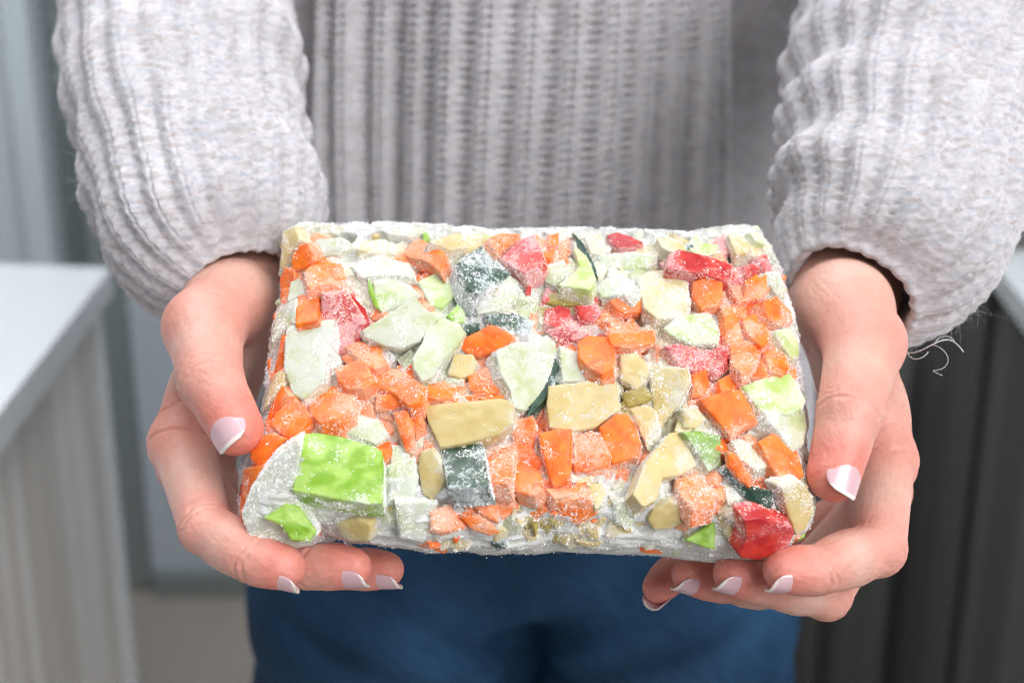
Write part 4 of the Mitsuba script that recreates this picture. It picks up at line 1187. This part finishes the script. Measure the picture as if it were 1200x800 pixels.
# pieces along the rim, seen through the ice of the edges
rim_ring = outline.buffer(-0.0005).exterior
r3 = np.random.default_rng(9)
nrim = int(rim_ring.length / 0.0125)
for k in range(nrim):
    for phi in (52, 2, -48):
        ss = (k + 0.5 * (phi < 10) + r3.uniform(-0.15, 0.15)) / nrim
        p = np.array(rim_ring.interpolate(ss % 1, normalized=True).coords[0])
        q = np.array(rim_ring.interpolate((ss + 0.004) % 1, normalized=True).coords[0])
        tg = unit(q - p)
        out = np.array([tg[1], -tg[0]]) * (1 if rim_ring.is_ccw else -1)
        a = math.radians(phi + r3.uniform(-10, 10))
        d3 = np.array([out[0] * math.cos(a), out[1] * math.cos(a), math.sin(a)])
        half = r3.uniform(0.0046, 0.0062, 3) * [1, 1, 0.9]
        if phi != 2:
            half, d_in = half * 0.85, 0.0022
        else:
            d_in = 0.0009
        ctr = np.array([p[0] - out[0] * BR, p[1] - out[1] * BR, -BR]) + d3 * (BR - half[2] - d_in + r3.uniform(-0.0008, 0.0008))
        if phi != 2 and not outline.buffer(-0.0098).contains(Point(ctr[0], ctr[1])):
            continue
        kind = r3.choice(['potato', 'courgette', 'carrot', 'celery', 'cucumber', 'pepper'], p=[.28, .27, .24, .08, .10, .03])
        if out[1] > 0.5 and kind in ('carrot', 'pepper') and r3.random() < 0.75:
            kind = 'courgette'
        if out[0] < -0.8 and r3.random() < 0.3:
            kind = 'carrot'
        ax0 = unit(np.array([tg[0], tg[1], 0]) + r3.normal(size=3) * 0.22)
        zz = unit(d3 + r3.normal(size=3) * 0.16)
        ax0 = unit(ax0 - (ax0 @ zz) * zz)
        M = np.stack([ax0, np.cross(zz, ax0), zz], 1)
        bm = box_mesh(-half, half, 0.0008)
        bm = bm.subdivide().subdivide()
        v = np.array(bm.vertices)
        v += unit_rows(v) * ((meshkit.fbm(v * 260 + k * 7.7 + phi, 2, 3) - 0.5) * 0.0016)[:, None]
        nm = KIND_NAME[kind]
        c = counter.get(nm, 0)
        counter[nm] = c + 1
        scene['frozen_vegetable_block__' + nm + (f'_{c:03d}' if c else '')] = ply((from_block(ctr + v @ M.T), np.array(bm.faces)), 'veg_' + kind, True, uv=np.c_[np.full(len(v), r3.uniform(0.2, 0.6)), np.full(len(v), r3.random())])
print('rim', nrim * 3, {k: v for k, v in counter.items()})
FROST = np.where(HMAX > -0.5, FROST, 1.0)
covered = HMAX > BASE
H = np.where(HMAX > -0.5, np.maximum(HMAX, BASE - 0.002), BASE - 0.0004)
G1 = ndimage.gaussian_filter(H, 0.0011 / GH)
G2 = ndimage.gaussian_filter(H, 0.0032 / GH)
pp = np.stack(np.broadcast_arrays(gu[None], gv[:, None], 0.0), -1)
nz = meshkit.fbm(pp * 260, 4, 21) - 0.5
nz2 = meshkit.fbm(pp * 90, 3, 22) - 0.5
FR = ndimage.gaussian_filter(FROST, 1.2)
film = np.clip(1 - (gv[:, None] - GV0 - 0.006) / 0.022, 0, 1) + 0.8 * np.clip(1 - (GV0 + gh * GH - 0.006 - gv[:, None]) / 0.022, 0, 1)
ICE = 0.55 * G1 + 0.45 * G2 - 0.0012 + (FR - 0.45) * 0.0010 + nz * 0.0024 + nz2 * 0.0026 + film * 0.0006
pit = np.clip(meshkit.fbm(pp * 170, 2, 61) - 0.55, 0, 1)
ICE = ICE - pit * 0.022 * (1 - np.clip(film, 0, 1) * 0.7)
ICE = np.maximum(np.minimum(ICE, H + 0.0009 + nz * 0.0012), BASE - 0.0055)


def ice_mesh():
    nth, nrr = 920, 190
    ext = outline.exterior
    rg = np.array([ext.interpolate(k / nth, normalized=True).coords[0] for k in range(nth)])
    if not ext.is_ccw:
        rg = rg[::-1]
    cen = np.array(outline.centroid.coords[0])
    # from the back centre round the edge to the front centre
    dirs = rg - cen
    L = np.linalg.norm(dirs, axis=1, keepdims=True)
    rows = []
    for s in (0.02, 0.4, 0.75, 0.9):                   # back
        d = (1 - s) * L[:, 0]
        rows.append(np.c_[cen + dirs * s, -2 * BR - 0.0 + (-base_profile(d))])
    for a in np.linspace(0.15, 1.0, 12)[:-1]:           # back rounding, seen under the block
        d = BR * (1 - math.sin(a * math.pi / 2))
        rows.append(np.c_[cen + dirs * (1 - d / L), np.full(nth, -BR - BR * math.cos(a * math.pi / 2))])
    edge = len(rows)
    ds = list(BR * 0.95 * (1 - np.cos(np.linspace(0.0, 1.0, 60) * math.pi / 2)))
    for d in ds:
        uv = cen + dirs * (1 - d / L)
        prof = BR * (math.sqrt(max(1 - (1 - d / BR) ** 2, 0)) - 1)
        hgt = sample(ICE, uv[:, 0], uv[:, 1])
        k = min(1, d / 0.0022)
        hgt = np.maximum(hgt, prof - 0.004)
        rows.append(np.c_[uv, k * hgt + (1 - k) * prof])
    s0 = 1 - ds[-1] / L
    for s in np.linspace(1, 0.004, nrr):
        uv = cen + dirs * s0 * s
        rows.append(np.c_[uv, sample(ICE, uv[:, 0], uv[:, 1])])
    A = np.array(rows)
    # lumps along the silhouette
    w = meshkit.fbm(A.reshape(-1, 3) * 140, 3, 31).reshape(A.shape[:2]) - 0.5
    rad = unit_rows(np.c_[dirs, np.zeros(nth)])
    falloff = np.zeros(len(rows))
    falloff[4:edge + 45] = np.r_[np.linspace(0, 1, edge - 4), np.linspace(1, 0, 45)]
    A = A + rad[None] * (w * 0.004 * falloff[:, None])[..., None]
    wr = meshkit.fbm(np.stack([A[..., 0] * 38 + A[..., 1] * 25, A[..., 1] * 150 + A[..., 0] * 40, A[..., 2] * 330], -1), 3, 33) - 0.5
    low = np.clip((GV0 + 0.034 - A[..., 1]) / 0.012, 0, 1)
    A[..., 1] -= low * wr * 0.0035
    A[..., 2] += low * wr * 0.0025
    V = A.reshape(-1, 3)
    F = grid_faces(nth, len(rows), True)
    S1, S2 = ndimage.gaussian_filter(STAIN, 0.0016 / GH), ndimage.gaussian_filter(YELLOW, 0.0020 / GH)
    lowv = np.clip((GV0 + 0.030 - V[:, 1]) / 0.010, 0, 1)
    uv_ = np.c_[np.where(lowv > 0.02, -lowv, sample(S1, V[:, 0], V[:, 1])), sample(S2, V[:, 0], V[:, 1]) * (1 - lowv)]
    Nn = normals_of(V, F).reshape(A.shape)
    sgn = np.sign((Nn[edge + 5] * rad).sum())
    global side_P, side_N
    side_P, side_N = A[7:edge + 30].reshape(-1, 3), Nn[7:edge + 30].reshape(-1, 3) * sgn
    return (from_block(V), F), uv_


def ice_tex(p, n, uv):
    a = fbm(p.x * 75, p.y * 75, p.z * 75, 3)
    b = fbm(p.x * 75 + 40, p.y * 75, p.z * 75, 3)
    f = fbm(p.x * 900, p.y * 900, p.z * 900, 2)
    c = mix((0.63, 0.635, 0.61), (0.58, 0.55, 0.42), smoothstep(0.46, 0.66, a))
    c = mix(c, (0.47, 0.52, 0.38), smoothstep(0.53, 0.68, b) * 0.6)
    q = fbm(p.x * 330, p.y * 330, p.z * 330, 2)
    c = mix(c, (0.60, 0.52, 0.33), dr.clip(uv.y * (0.2 + 0.7 * q), 0, 1))
    c = mix(c, (0.66, 0.665, 0.645), dr.clip(-uv.x, 0, 1) * 0.7)
    c = mix(c, (0.74, 0.36, 0.22), dr.clip(uv.x * (0.35 + 0.9 * q), 0, 1))
    return c * (0.88 + 0.18 * f)


def ice_cover(p, n, uv):
    v = 0.45 * fbm(p.x * 130, p.y * 130, p.z * 130, 2) + 0.35 * noise(p.x * 700, p.y * 700, p.z * 700) + 0.20 * noise(p.x * 2000, p.y * 2000, p.z * 2000)
    return dr.maximum(0.62 + 0.34 * smoothstep(0.36, 0.60, v), dr.clip(-uv.x, 0, 1) * (0.80 + 0.16 * v))


# frost (white, rough) over clear ice, through which the pieces inside show
scene['ice_material'] = {'type': 'blendbsdf', 'weight': proc(ice_cover),
                         'clear': {'type': 'roughdielectric', 'distribution': 'ggx', 'alpha': 0.22, 'int_ior': 1.31, 'ext_ior': 1.0},
                         'white': {'type': 'twosided', 'bsdf': {'type': 'principled', 'base_color': proc(ice_tex), 'roughness': 0.4, 'specular': 0.5}}}
ice_shape, ice_uv = ice_mesh()
scene['frozen_vegetable_block__ice'] = ply(ice_shape, 'ice_material', True, uv=ice_uv)
labels['frozen_vegetable_block__ice'] = {'label': 'white ice filling the gaps between the frozen vegetables'}


def grains():
    r = np.random.default_rng(77)
    P, N = np.vstack(top_points), np.vstack(top_normals)
    fr = np.vstack(top_frost)
    cl = meshkit.fbm(P * 420, 3, 41)
    cl2 = meshkit.fbm(P * 130, 2, 42)
    prob = np.clip((cl * 0.38 + cl2 * 0.62 - 0.5) * 6.5 + (fr[:, 0] - 0.40) * 2.4 + fr[:, 1] * 0.75, 0.006, 1.3) * 1.0
    # what lies under the ice or under another piece stays bare
    top = sample(np.maximum(H, ICE), P[:, 0], P[:, 1])
    k = (r.random(len(P)) < prob) & (P[:, 2] > top - 0.0016)
    P, N, warm = P[k], N[k], fr[k, 2]
    n2 = 300000
    u, v = GU0 + r.uniform(0, gw - 1, n2) * GH, GV0 + r.uniform(0, gh - 1, n2) * GH
    ok = (sample(inside.astype(float), u, v) > 0.9) & (sample(dist, u, v) > 0.0015) & (sample(ICE - H, u, v) > -0.0012)
    ok &= r.random(n2) < 0.12 + 2.6 * np.clip(meshkit.fbm(np.c_[u * 330, v * 330, 0 * u], 3, 44) - 0.40, 0, 1)
    u, v = u[ok], v[ok]
    Pi = np.c_[u, v, sample(np.maximum(ICE, H - 0.0006), u, v)]
    gN = unit_rows(np.c_[-sample(gx, u, v), -sample(gy, u, v), np.ones(len(u))])
    P, N, warm = np.vstack([P, Pi]), np.vstack([N, gN]), np.r_[warm, np.zeros(len(Pi))]
    ks = r.integers(0, len(side_P), 34000)
    ks = ks[meshkit.fbm(side_P[ks] * 300, 2, 47) > 0.46]
    P, N, warm = np.vstack([P, side_P[ks] + r.normal(size=(len(ks), 3)) * 0.0003]), np.vstack([N, side_N[ks]]), np.r_[warm, np.zeros(len(ks))]
    n = len(P)
    print('grains', n)
    s = r.gamma(4.0, 0.000050, n).clip(0.00009, 0.00055)
    # irregular four-sided crystals
    tet = np.array([[1, 1, 1], [1, -1, -1], [-1, 1, -1], [-1, -1, 1]]) / math.sqrt(3)
    tf = np.array([[0, 2, 1], [0, 1, 3], [0, 3, 2], [1, 2, 3]])
    q = r.normal(size=(n, 4))
    q /= np.linalg.norm(q, axis=1, keepdims=True)
    w, x, y, z = q.T
    Rm = np.stack([1 - 2 * (y * y + z * z), 2 * (x * y - z * w), 2 * (x * z + y * w), 2 * (x * y + z * w), 1 - 2 * (x * x + z * z), 2 * (y * z - x * w), 2 * (x * z - y * w), 2 * (y * z + x * w), 1 - 2 * (x * x + y * y)], -1).reshape(n, 3, 3)
    sh = tet[None] * r.uniform(0.6, 1.4, (n, 4, 1))
    V = (P + N * (s * 0.2)[:, None])[:, None] + np.einsum('nij,nkj->nki', Rm, sh) * s[:, None, None]
    out = []
    stained = (warm > 0.5) & (r.random(n) < 0.62)
    for m in (~stained, stained):
        F = (tf[None] + 4 * np.arange(m.sum())[:, None, None]).reshape(-1, 3)
        out.append((from_block(V[m].reshape(-1, 3)), F))
    return out


for nm, rgb in (('frost_crystal', [0.90, 0.90, 0.90]), ('stained_frost', [0.86, 0.50, 0.36])):
    scene[nm] = {'type': 'twosided', 'bsdf': {'type': 'principled', 'base_color': {'type': 'rgb', 'value': rgb}, 'roughness': 0.22, 'specular': 0.6}}
white_grains, warm_grains = grains()
scene['frozen_vegetable_block__frost'] = ply(white_grains, 'frost_crystal', False)
scene['frozen_vegetable_block__stained_frost'] = ply(warm_grains, 'stained_frost', False)
labels['frozen_vegetable_block__stained_frost'] = {'kind': 'stuff', 'label': 'pinkish frost crystals on the frozen carrot and pepper'}
labels['frozen_vegetable_block__frost'] = {'kind': 'stuff', 'label': 'white frost crystals scattered over the frozen vegetables'}
labels['frozen_vegetable_block'] = {'label': 'frosty flat block of frozen diced vegetables held in both hands', 'category': 'frozen food'}
